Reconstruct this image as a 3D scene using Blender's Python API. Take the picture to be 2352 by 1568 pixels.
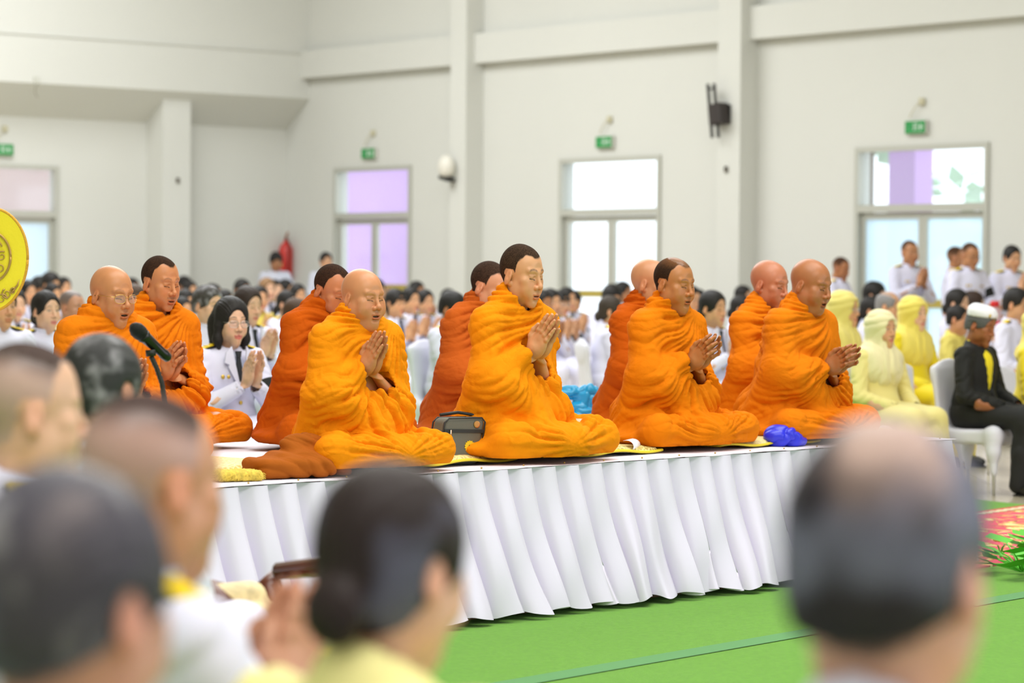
import bpy, math, random
import numpy as np
from mathutils import Vector, Matrix
ONLY = globals().get('ONLY')
C = bpy.context.scene
for _o in list(bpy.data.objects):
    bpy.data.objects.remove(_o)

# ------------------------------------------------------------------ camera
FPX, HORIZ, ROLL, CAMZ = 6500.0, 645.0, 0.0075, 1.25
PITCH = math.atan((784 - HORIZ) / FPX)
_f = np.array([0, math.cos(PITCH), -math.sin(PITCH)])
_r = np.array([1.0, 0, 0])
_d = -np.array([0, math.sin(PITCH), math.cos(PITCH)])
EX = math.cos(ROLL) * _r - math.sin(ROLL) * _d
EY = math.sin(ROLL) * _r + math.cos(ROLL) * _d
CAM = np.array([0, 0, CAMZ])


def pt(px, py, D):
    """the point of the room seen at pixel (px, py), D metres down the line of sight"""
    return CAM + D * (_f + EX * (px - 1176) / FPX + EY * (py - 784) / FPX)


def on_z(px, py, z):
    d = _f + EX * (px - 1176) / FPX + EY * (py - 784) / FPX
    return CAM + d * (z - CAMZ) / d[2]


def horizon(px):
    return HORIZ + ROLL * (px - 1176)


cam_d = bpy.data.cameras.new('camera')
cam = bpy.data.objects.new('camera', cam_d)
C.collection.objects.link(cam)
cam.matrix_world = Matrix(((EX[0], -EY[0], -_f[0], 0), (EX[1], -EY[1], -_f[1], 0), (EX[2], -EY[2], -_f[2], CAMZ), (0, 0, 0, 1)))
cam_d.sensor_width = 36
cam_d.lens = 36 * FPX / 2352
cam_d.clip_start, cam_d.clip_end = 0.1, 300
cam_d.dof.use_dof = True
cam_d.dof.focus_distance = 10.6
cam_d.dof.aperture_fstop = 3.3
C.camera = cam

# ------------------------------------------------------------------ light and exposure
w = bpy.data.worlds.new('hall_daylight')
C.world = w
w.use_nodes = True
w.node_tree.nodes['Background'].inputs[0].default_value = (0.93, 0.97, 1.0, 1)
w.node_tree.nodes['Background'].inputs[1].default_value = 2.2


def area(name, loc, rot, sx, sy, power, col=(1, 1, 1)):
    l = bpy.data.lights.new(name, 'AREA')
    l.shape = 'RECTANGLE'
    l.size, l.size_y, l.energy, l.color = sx, sy, power, col
    o = bpy.data.objects.new(name, l)
    o.location, o.rotation_euler = loc, rot
    C.collection.objects.link(o)
    return o


area('ceiling_light_stage', (1.0, 10.5, 7.6), (0, 0, 0.75), 10, 4.0, 650, (1.0, 0.98, 0.94))
area('ceiling_light_crowd', (-1.6, 21.5, 7.6), (0, 0, 0.69), 9, 9, 1030, (0.95, 0.97, 1.0))
area('ceiling_light_corner', (-5.0, 30.2, 7.6), (0, 0, 0.69), 6, 6, 800, (0.96, 0.98, 1.0))
area('ceiling_light_front', (1.5, 2.0, 7.6), (0, 0, 0.75), 10, 4, 680, (1.0, 0.98, 0.95))
area('added_fill_front', (10.5, 5.0, 3.4), (math.radians(90), 0, math.radians(78)), 14, 4.5, 430, (0.84, 0.87, 1.0))  # added lavender fill from the camera side; no window is built there
C.view_settings.view_transform = 'Standard'
C.view_settings.look = 'None'
C.view_settings.exposure = 0.0
C.view_settings.gamma = 1
C.view_settings.use_curve_mapping = False
C.cycles.use_denoising = True
C.cycles.use_adaptive_sampling = True
C.cycles.adaptive_threshold = 0.03
C.cycles.max_bounces = 6
C.cycles.diffuse_bounces = 3
C.cycles.glossy_bounces = 2
C.cycles.transmission_bounces = 4
C.cycles.transparent_max_bounces = 8
C.cycles.caustics_reflective = C.cycles.caustics_refractive = False


# ------------------------------------------------------------------ materials
def S(r, g, b):
    """sRGB 0-255 to linear"""
    return tuple((c / 255 / 12.92) if c / 255 <= 0.04045 else ((c / 255 + 0.055) / 1.055) ** 2.4 for c in (r, g, b))


MATS = {}


def mat(name, col, rough=0.6, spec=0.5, metal=0.0, bump=0, bscale=200, var=0, vscale=6, sheen=0, attr=False, sss=0, alpha=None, trans=0, emit=0, coat=0):
    """procedural principled material: colour (or the mesh's own colour attribute) with noise variation and noise bump"""
    if name in MATS:
        return MATS[name]
    m = bpy.data.materials.new(name)
    MATS[name] = m
    m.use_nodes = True
    nt = m.node_tree
    b = nt.nodes['Principled BSDF']
    col = tuple(col[:3]) + (1,)
    b.inputs['Base Color'].default_value = col
    b.inputs['Roughness'].default_value = rough
    b.inputs['Specular IOR Level'].default_value = spec
    b.inputs['Metallic'].default_value = metal
    b.inputs['Sheen Weight'].default_value = sheen
    b.inputs['Coat Weight'].default_value = coat
    if trans:
        b.inputs['Transmission Weight'].default_value = trans
    if sss:
        b.inputs['Subsurface Weight'].default_value = sss
        b.inputs['Subsurface Radius'].default_value = (0.02, 0.008, 0.004)
        b.inputs['Subsurface Scale'].default_value = 0.5
    if alpha is not None:
        b.inputs['Alpha'].default_value = alpha
    if emit:
        b.inputs['Emission Color'].default_value = col
        b.inputs['Emission Strength'].default_value = emit
    src = None
    if attr:
        a = nt.nodes.new('ShaderNodeAttribute')
        a.attribute_name = 'Col'
        src = a.outputs['Color']
        nt.links.new(src, b.inputs['Base Color'])
    if var or bump:
        tc = nt.nodes.new('ShaderNodeTexCoord')
    if var:
        n = nt.nodes.new('ShaderNodeTexNoise')
        n.inputs['Scale'].default_value = vscale
        n.inputs['Detail'].default_value = 4
        nt.links.new(tc.outputs['Object'], n.inputs['Vector'])
        mr = nt.nodes.new('ShaderNodeMapRange')
        mr.inputs['From Min'].default_value, mr.inputs['From Max'].default_value = 0.3, 0.7
        mr.inputs['To Min'].default_value, mr.inputs['To Max'].default_value = 1 - var, 1 + var
        nt.links.new(n.outputs['Fac'], mr.inputs['Value'])
        mx = nt.nodes.new('ShaderNodeMix')
        mx.data_type = 'RGBA'
        mx.blend_type = 'MULTIPLY'
        mx.inputs['Factor'].default_value = 1
        if src:
            nt.links.new(src, mx.inputs[6])
        else:
            mx.inputs[6].default_value = col
        nt.links.new(mr.outputs['Result'], mx.inputs[7])
        nt.links.new(mx.outputs[2], b.inputs['Base Color'])
    if bump:
        n = nt.nodes.new('ShaderNodeTexNoise')
        n.inputs['Scale'].default_value = bscale
        n.inputs['Detail'].default_value = 3
        nt.links.new(tc.outputs['Object'], n.inputs['Vector'])
        bp = nt.nodes.new('ShaderNodeBump')
        bp.inputs['Strength'].default_value = bump
        bp.inputs['Distance'].default_value = 0.004
        nt.links.new(n.outputs['Fac'], bp.inputs['Height'])
        nt.links.new(bp.outputs['Normal'], b.inputs['Normal'])
    return m


# ------------------------------------------------------------------ mesh helpers
def link(name, verts, faces, m, parent=None, col=None, smooth=True, mi=None):
    me = bpy.data.meshes.new(name)
    verts = np.asarray(verts, dtype=np.float32)
    if isinstance(faces, np.ndarray) and len(faces):
        k = faces.shape[1]
        me.vertices.add(len(verts))
        me.vertices.foreach_set('co', verts.ravel())
        me.loops.add(faces.size)
        me.loops.foreach_set('vertex_index', faces.astype(np.int32).ravel())
        me.polygons.add(len(faces))
        me.polygons.foreach_set('loop_start', np.arange(0, faces.size, k, dtype=np.int32))
        me.polygons.foreach_set('loop_total', np.full(len(faces), k, dtype=np.int32))
        me.update(calc_edges=True)
    else:
        me.from_pydata([tuple(map(float, v)) for v in verts], [], [tuple(int(i) for i in f) for f in faces])
    me.polygons.foreach_set('use_smooth', np.full(len(me.polygons), smooth))
    for x in (m if isinstance(m, (list, tuple)) else [m]):
        me.materials.append(x)
    if mi is not None:
        me.polygons.foreach_set('material_index', np.asarray(mi, dtype=np.int32))
    if col is not None:
        a = me.color_attributes.new('Col', 'FLOAT_COLOR', 'POINT')
        cc = np.ones((len(verts), 4), dtype=np.float32)
        cc[:, :3] = col
        a.data.foreach_set('color', cc.ravel())
    o = bpy.data.objects.new(name, me)
    C.collection.objects.link(o)
    if parent is not None:
        o.parent = parent
    return o


def tag(o, label=None, cat=None, group=None, kind=None):
    for k, v in (('label', label), ('category', cat), ('group', group), ('kind', kind)):
        if v:
            o[k] = v
    return o


def thing(name, label, cat, loc=(0, 0, 0), rz=0, group=None):
    o = bpy.data.objects.new(name, None)
    o.empty_display_size = 0.1
    C.collection.objects.link(o)
    o.location, o.rotation_euler = tuple(map(float, loc)), (0, 0, rz)
    return tag(o, label, cat, group)


class MB:
    """collects simple shapes into one mesh"""

    def __init__(s):
        s.v, s.f = [], []

    def add(s, v, f):
        n = len(s.v)
        s.v += [tuple(map(float, p)) for p in v]
        s.f += [tuple(int(i) + n for i in q) for q in f]
        return s

    def box(s, c, d, R=None, bev=0):
        hx, hy, hz = d[0] / 2, d[1] / 2, d[2] / 2
        if bev:
            b = min(bev, hx * .95, hy * .95, hz * .95)
            v, f = [], []
            # rounded box: 24 vertices
            for sx in (-1, 1):
                for sy in (-1, 1):
                    for sz in (-1, 1):
                        v += [(sx * hx, sy * (hy - b), sz * (hz - b)), (sx * (hx - b), sy * hy, sz * (hz - b)), (sx * (hx - b), sy * (hy - b), sz * hz)]
            ix = lambda a, b_, c_, k: ((a * 2 + b_) * 2 + c_) * 3 + k
            for a in (0, 1):
                q = [ix(a, 0, 0, 0), ix(a, 1, 0, 0), ix(a, 1, 1, 0), ix(a, 0, 1, 0)]
                f.append(q if a else q[::-1])
                q = [ix(0, a, 0, 1), ix(0, a, 1, 1), ix(1, a, 1, 1), ix(1, a, 0, 1)]
                f.append(q if a else q[::-1])
                q = [ix(0, 0, a, 2), ix(1, 0, a, 2), ix(1, 1, a, 2), ix(0, 1, a, 2)]
                f.append(q if a else q[::-1])
            for a in (0, 1):
                for b_ in (0, 1):
                    p = (a + b_) % 2
                    q = [ix(a, b_, 0, 0), ix(a, b_, 0, 1), ix(a, b_, 1, 1), ix(a, b_, 1, 0)]
                    f.append(q if p == 0 == 0 else q[::-1])
                    q = [ix(a, 0, b_, 0), ix(a, 0, b_, 2), ix(a, 1, b_, 2), ix(a, 1, b_, 0)]
                    f.append(q[::-1] if p == 0 else q)
                    q = [ix(0, a, b_, 1), ix(0, a, b_, 2), ix(1, a, b_, 2), ix(1, a, b_, 1)]
                    f.append(q if p == 0 else q[::-1])
                    for c_ in (0, 1):
                        f.append([ix(a, b_, c_, 0), ix(a, b_, c_, 1), ix(a, b_, c_, 2)])
            v = np.array(v)
            f = [q for q in f]
        else:
            v = np.array([(x * hx, y * hy, z * hz) for x in (-1, 1) for y in (-1, 1) for z in (-1, 1)])
            f = [(0, 1, 3, 2), (4, 6, 7, 5), (0, 4, 5, 1), (2, 3, 7, 6), (0, 2, 6, 4), (1, 5, 7, 3)]
        if R is not None:
            v = v @ np.asarray(R).T
        return s.add(v + np.asarray(c), f)

    def tube(s, pts, r, n=8, cap=True):
        pts = np.asarray(pts, float)
        rr = np.broadcast_to(np.asarray(r, float), (len(pts),))
        v, f = [], []
        prev = None
        for i, p in enumerate(pts):
            t = pts[min(i + 1, len(pts) - 1)] - pts[max(i - 1, 0)]
            t = t / (np.linalg.norm(t) + 1e-12)
            if prev is None:
                a = np.array([0, 0, 1.0]) if abs(t[2]) < .9 else np.array([1.0, 0, 0])
                u = np.cross(t, a)
            else:
                u = prev - t * np.dot(prev, t)
            u /= np.linalg.norm(u) + 1e-12
            prev = u
            w_ = np.cross(t, u)
            for k in range(n):
                q = 2 * math.pi * k / n
                v.append(p + rr[i] * (math.cos(q) * u + math.sin(q) * w_))
        for i in range(len(pts) - 1):
            for k in range(n):
                f.append((i * n + k, i * n + (k + 1) % n, (i + 1) * n + (k + 1) % n, (i + 1) * n + k))
        if cap:
            f.append(tuple(range(n))[::-1])
            f.append(tuple((len(pts) - 1) * n + k for k in range(n)))
        return s.add(v, f)

    def lathe(s, prof, n=20, c=(0, 0, 0), R=None):
        v, f = [], []
        for r, z in prof:
            for k in range(n):
                q = 2 * math.pi * k / n
                v.append((r * math.cos(q), r * math.sin(q), z))
        for i in range(len(prof) - 1):
            for k in range(n):
                f.append((i * n + k, i * n + (k + 1) % n, (i + 1) * n + (k + 1) % n, (i + 1) * n + k))
        f.append(tuple(range(n))[::-1])
        f.append(tuple((len(prof) - 1) * n + k for k in range(n)))
        v = np.array(v)
        if R is not None:
            v = v @ np.asarray(R).T
        return s.add(v + np.asarray(c), f)

    def ball(s, c, r, n=10):
        r = np.broadcast_to(np.asarray(r, float), (3,))
        v, f = [(0, 0, -1)], []
        m_ = n // 2
        for i in range(1, m_):
            a = math.pi * i / m_ - math.pi / 2
            v += [(math.cos(a) * math.cos(2 * math.pi * k / n), math.cos(a) * math.sin(2 * math.pi * k / n), math.sin(a)) for k in range(n)]
        v.append((0, 0, 1))
        for k in range(n):
            f.append((0, 1 + (k + 1) % n, 1 + k))
            f.append((len(v) - 1, 1 + (m_ - 2) * n + k, 1 + (m_ - 2) * n + (k + 1) % n))
            for i in range(m_ - 2):
                a = 1 + i * n
                f.append((a + k, a + (k + 1) % n, a + n + (k + 1) % n, a + n + k))
        return s.add(np.array(v) * r + np.asarray(c), f)

    def prism(s, poly, y0, y1, R=None, c=(0, 0, 0)):
        """outline in x,z pushed from y0 to y1"""
        n = len(poly)
        v = np.array([(x, y0, z) for x, z in poly] + [(x, y1, z) for x, z in poly])
        f = [tuple(range(n)), tuple(range(n, 2 * n))[::-1]] + [(i, i + n, (i + 1) % n + n, (i + 1) % n) for i in range(n)]
        if R is not None:
            v = v @ np.asarray(R).T
        return s.add(v + np.asarray(c), f)

    def build(s, name, m, parent=None, smooth=False):
        o = link(name, s.v, s.f, m, parent, smooth=smooth)
        return o


def rot(ax=0, ay=0, az=0):
    cx, sx, cy, sy, cz, sz = math.cos(ax), math.sin(ax), math.cos(ay), math.sin(ay), math.cos(az), math.sin(az)
    X = np.array([[1, 0, 0], [0, cx, -sx], [0, sx, cx]])
    Y = np.array([[cy, 0, sy], [0, 1, 0], [-sy, 0, cy]])
    Z = np.array([[cz, -sz, 0], [sz, cz, 0], [0, 0, 1]])
    return Z @ Y @ X


# ------------------------------------------------------------------ smooth solid modelling on a grid
class Solid:
    """a solid built from blended ellipsoids and tapered limbs, turned into one continuous skin"""

    def __init__(s, lo, hi, h):
        s.h = h
        s.lo = np.array(lo, float)
        s.ax = [np.arange(lo[i], hi[i] + h, h, dtype=np.float32) for i in range(3)]
        s.D = np.full([len(a) for a in s.ax], 1.0, np.float32)

    def _win(s, lo, hi):
        sl = []
        for i in range(3):
            a = max(0, int((lo[i] - s.lo[i]) / s.h))
            b = min(len(s.ax[i]), int((hi[i] - s.lo[i]) / s.h) + 2)
            if b <= a:
                return None
            sl.append(slice(a, b))
        return tuple(sl)

    def _put(s, sl, d, k, sub):
        a = s.D[sl]
        if sub:
            d = -d
            if k:
                h = np.maximum(k - np.abs(a - d), 0) / k
                s.D[sl] = np.maximum(a, d) + h * h * k * .25
            else:
                s.D[sl] = np.maximum(a, d)
        elif k:
            h = np.maximum(k - np.abs(a - d), 0) / k
            s.D[sl] = np.minimum(a, d) - h * h * k * .25
        else:
            s.D[sl] = np.minimum(a, d)

    def ell(s, c, r, k=0.0, sub=False, R=None):
        c = np.asarray(c, float)
        r = np.asarray(r, float)
        m = (r.max() if R is not None else r) + k + 3 * s.h
        sl = s._win(c - m, c + m)
        if sl is None:
            return s
        X, Y, Z = np.ix_(s.ax[0][sl[0]] - np.float32(c[0]), s.ax[1][sl[1]] - np.float32(c[1]), s.ax[2][sl[2]] - np.float32(c[2]))
        if R is not None:
            R = np.asarray(R, np.float32)
            X, Y, Z = X * R[0, 0] + Y * R[1, 0] + Z * R[2, 0], X * R[0, 1] + Y * R[1, 1] + Z * R[2, 1], X * R[0, 2] + Y * R[1, 2] + Z * R[2, 2]
        a, b, c_ = (np.float32(1 / q) for q in r)
        k0 = np.sqrt((X * a) ** 2 + (Y * b) ** 2 + (Z * c_) ** 2)
        k1 = np.sqrt((X * a * a) ** 2 + (Y * b * b) ** 2 + (Z * c_ * c_) ** 2) + np.float32(1e-6)
        s._put(sl, k0 * (k0 - 1) / k1, k, sub)
        return s

    def cap(s, a, b, ra, rb=None, k=0.0, sub=False):
        rb = ra if rb is None else rb
        a = np.asarray(a, float)
        b = np.asarray(b, float)
        m = max(ra, rb) + k + 3 * s.h
        sl = s._win(np.minimum(a, b) - m, np.maximum(a, b) + m)
        if sl is None:
            return s
        X, Y, Z = np.ix_(s.ax[0][sl[0]] - np.float32(a[0]), s.ax[1][sl[1]] - np.float32(a[1]), s.ax[2][sl[2]] - np.float32(a[2]))
        q = (b - a).astype(np.float32)
        t = np.clip((X * q[0] + Y * q[1] + Z * q[2]) / max(float(q @ q), 1e-9), 0, 1)
        d = np.sqrt((X - t * q[0]) ** 2 + (Y - t * q[1]) ** 2 + (Z - t * q[2]) ** 2) - (np.float32(ra) + t * np.float32(rb - ra))
        s._put(sl, d, k, sub)
        return s

    def box(s, c, hs, r=.01, k=0.0, sub=False, R=None):
        c = np.asarray(c, float)
        hs = np.asarray(hs, float)
        m = (np.linalg.norm(hs) if R is not None else hs) + k + 3 * s.h
        sl = s._win(c - m, c + m)
        if sl is None:
            return s
        X, Y, Z = np.ix_(s.ax[0][sl[0]] - np.float32(c[0]), s.ax[1][sl[1]] - np.float32(c[1]), s.ax[2][sl[2]] - np.float32(c[2]))
        if R is not None:
            R = np.asarray(R, np.float32)
            X, Y, Z = X * R[0, 0] + Y * R[1, 0] + Z * R[2, 0], X * R[0, 1] + Y * R[1, 1] + Z * R[2, 1], X * R[0, 2] + Y * R[1, 2] + Z * R[2, 2]
        q = [np.abs(v) - np.float32(hs[i] - r) for i, v in enumerate((X, Y, Z))]
        d = np.sqrt(sum(np.maximum(v, 0) ** 2 for v in q)) + np.minimum(np.maximum(np.maximum(q[0], q[1]), q[2]), 0) - np.float32(r)
        s._put(sl, d, k, sub)
        return s

    def chain(s, pts, rs, k=0.0, sub=False):
        for i in range(len(pts) - 1):
            s.cap(pts[i], pts[i + 1], rs[i], rs[i + 1], k, sub)
        return s

    def half(s, n, d, k=0.0):
        """cut away everything on the side where n.p > d"""
        n = np.asarray(n, np.float32)
        X, Y, Z = np.ix_(*s.ax)
        s._put((slice(None),) * 3, -(X * n[0] + Y * n[1] + Z * n[2] - np.float32(d)), k, True)
        return s

    def skin(s):
        D = s.D.copy()
        D[0], D[-1], D[:, 0], D[:, -1], D[:, :, 0], D[:, :, -1] = (1,) * 6
        I = D < 0
        n = np.array(D.shape)
        acc = np.zeros(tuple(n - 1) + (3,), np.float32)
        cnt = np.zeros(tuple(n - 1), np.float32)
        quads = []
        cross = []
        for ax in range(3):
            A = [slice(None)] * 3
            B = [slice(None)] * 3
            A[ax] = slice(0, -1)
            B[ax] = slice(1, None)
            ia, ib = I[tuple(A)], I[tuple(B)]
            e = np.argwhere(ia != ib)
            da = D[tuple(A)][tuple(e.T)]
            db = D[tuple(B)][tuple(e.T)]
            p = e.astype(np.float32)
            p[:, ax] += da / (da - db)
            o1, o2 = [(1, 2), (2, 0), (0, 1)][ax]
            ok = (e[:, o1] > 0) & (e[:, o2] > 0) & (e[:, o1] < n[o1] - 1) & (e[:, o2] < n[o2] - 1)
            e, p = e[ok], p[ok]
            ins = ia[tuple(e.T)]
            cells = []
            for u, v in ((-1, -1), (0, -1), (0, 0), (-1, 0)):
                c = e.copy()
                c[:, o1] += u
                c[:, o2] += v
                cells.append(c)
                np.add.at(acc, tuple(c.T), p)
                np.add.at(cnt, tuple(c.T), 1)
            cross.append((cells, ins))
        idx = np.full(tuple(n - 1), -1, np.int64)
        used = np.argwhere(cnt > 0)
        idx[tuple(used.T)] = np.arange(len(used))
        V = acc[tuple(used.T)] / cnt[tuple(used.T)][:, None] * s.h + s.lo.astype(np.float32)
        for cells, ins in cross:
            q = np.stack([idx[tuple(c.T)] for c in cells], 1)
            q[~ins] = q[~ins][:, ::-1]
            quads.append(q)
        return V.astype(np.float64), np.concatenate(quads)


def relax(V, F, it=1, lam=0.5):
    n = len(V)
    a = np.concatenate([F[:, i] for i in range(4)] * 2)
    b = np.concatenate([F[:, (i + 1) % 4] for i in range(4)] + [F[:, (i - 1) % 4] for i in range(4)])
    deg = np.bincount(a, minlength=n)[:, None] + 1e-9
    for _ in range(it):
        m = np.stack([np.bincount(a, V[b, i], minlength=n) for i in range(3)], 1) / deg
        V = V + lam * (m - V)
    return V


def normals(V, F):
    d = np.cross(V[F[:, 2]] - V[F[:, 0]], V[F[:, 3]] - V[F[:, 1]])
    N = np.stack([sum(np.bincount(F[:, j], d[:, i], minlength=len(V)) for j in range(4)) for i in range(3)], 1)
    return N / (np.linalg.norm(N, axis=1)[:, None] + 1e-12)


def vnoise(P, seed=0, oct=1):
    """smooth value noise, about -1..1"""
    out = np.zeros(len(P))
    amp = 1.0
    P = np.asarray(P, float)
    for o in range(oct):
        q = P * 2 ** o + seed * 17.31
        i = np.floor(q).astype(np.int64)
        f = q - i
        f = f * f * (3 - 2 * f)
        r = 0
        for dx in (0, 1):
            for dy in (0, 1):
                for dz in (0, 1):
                    h = (i[:, 0] + dx) * 374761393 + (i[:, 1] + dy) * 668265263 + (i[:, 2] + dz) * 2147483647 + seed * 974711
                    h = (h ^ (h >> 13)) * 1274126177
                    h = (h ^ (h >> 16)) & 0xffff
                    r = r + (h / 32767.5 - 1) * (f[:, 0] if dx else 1 - f[:, 0]) * (f[:, 1] if dy else 1 - f[:, 1]) * (f[:, 2] if dz else 1 - f[:, 2])
        out += amp * r
        amp *= .5
    return out


def sstep(a, b, x):
    t = np.clip((x - a) / (b - a), 0, 1)
    return t * t * (3 - 2 * t)


def merge(parts):
    """[(V,F,col)...] into one mesh"""
    Vs, Fs, Cs, n = [], [], [], 0
    for V, F, c in parts:
        Vs.append(V)
        Fs.append(F + n)
        Cs.append(np.broadcast_to(np.asarray(c, float), (len(V), 3)))
        n += len(V)
    return np.concatenate(Vs), np.concatenate(Fs), np.concatenate(Cs)

# ------------------------------------------------------------------ heads (face towards -Y, z = 0 at the eyes, crown at +0.118, chin at -0.117)
HEADS = {}


def head_solid(h=0.0045, fat=0.0, fem=0.0, mouth=0.0, eyes=0.0, neck=0.056, lid=1.0):
    """mouth 0 closed .. 1 open; eyes 0 shut .. 1 open; returns skin in head space"""
    key = (h, fat, fem, mouth, eyes, neck)
    if key in HEADS:
        return HEADS[key]
    s = Solid((-.105, -.145, -.235), (.105, .135, .135), h)
    w = 1 - .05 * fem
    s.ell((0, .02, .034), (.0775 * w, .095, .084))
    s.ell((0, -.028, .022), (.066 * w, .062, .075), .03)
    s.ell((0, -.03, -.045), (.060 * w + .010 * fat, .062, .062), .03)
    for q in (-1, 1):
        s.ell((q * (.052 * w + .008 * fat), -.012, -.058), (.016 + .008 * fat, .03, .03), .03)            # jaw angle
        s.ell((q * (.040 + .005 * fat), -.064, -.040), (.022 + .007 * fat, .019 + .004 * fat, .026 + .004 * fat), .025)   # cheek
        s.ell((q * .049 * w, -.058, -.012), (.018, .016, .012), .02)              # cheekbone
        s.cap((q * .010, -.0865, .022), (q * .045, -.074, .026), .0085 - .003 * fem, .007, .014)      # brow
    s.ell((0, -.070, -.098), (.024 - .003 * fem, .019, .017), .022)               # chin
    s.ell((0, -.075, -.066), (.031, .020, .022), .02)                             # muzzle
    if fat:
        s.ell((0, -.028, -.112), (.05 * fat, .05, .026), .04)                     # double chin
    for q in (-1, 1):
        s.ell((q * .031, -.098, .006), (.019, .014, .0125), .012, sub=True)       # socket
        s.ell((q * .0315, -.0755, .003), (.0155, .0125, .0125), .003)             # eyeball under lid
        s.cap((q * .018, -.0885, .0095), (q * .044, -.0795, .0085), .0028, .0025, .004)    # upper lid fold
        s.cap((q * .019, -.0868, -.0075), (q * .042, -.0795, -.008), .003, .003, .006)     # lower lid
    # nose
    s.cap((0, -.088, .012), (0, -.108, -.026), .0075, .0095, .012)
    s.ell((0, -.1105, -.031), (.0125 - .001 * fem, .0115, .0105), .008)
    for q in (-1, 1):
        s.ell((q * .0145, -.0985, -.0355), (.009, .011, .0085), .006)
        s.ell((q * .0075, -.108, -.043), (.0042, .006, .0045), .003, sub=True)
    # lips
    o = .007 * mouth
    s.chain([(-.024, -.0855, -.0655), (-.010, -.0950, -.0605), (0, -.0955, -.0625), (.010, -.0950, -.0605), (.024, -.0855, -.0655)], [.003, .0052, .005, .0052, .003], .005)
    s.chain([(-.022, -.0855, -.0675 - o), (-.009, -.0935, -.0735 - o), (.009, -.0935, -.0735 - o), (.022, -.0855, -.0675 - o)], [.003, .006, .006, .003], .005)
    if mouth:
        s.ell((0, -.094, -.0668 - o * .5), (.0185, .016, .0018 + o * .62), .002, sub=True)
    else:
        s.chain([(-.025, -.0885, -.0662), (0, -.1005, -.0668), (.025, -.0885, -.0662)], [.0012, .002, .0012], .003, sub=True)
    if not fem:
        s.cap((-.012, -.0915, -.0835), (.012, -.0915, -.0835), .0035, .0035, .01, sub=True)
    # ears
    for q in (-1, 1):
        R = rot(.18, q * -.25, q * .12)
        s.ell((q * .080 * w, .012, -.006), (.0085, .0185, .031), .004, R=R)
        s.ell((q * .074 * w, .004, -.030), (.008, .010, .010), .006)
        s.ell((q * .0905 * w, .008, .002), (.0085, .0105, .019), .003, sub=True, R=R)
        s.ell((q * .084 * w, .0, -.004), (.004, .004, .007), .003)
    # neck
    s.cap((0, .018, -.05), (0, .032, -.26), neck, neck * 1.06, .03)
    s.ell((0, -.022, -.155), (.013, .012, .018), .03)
    V, F = s.skin()
    V = relax(V, F, 1, .4)
    HEADS[key] = (V, F)
    return V, F


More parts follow.
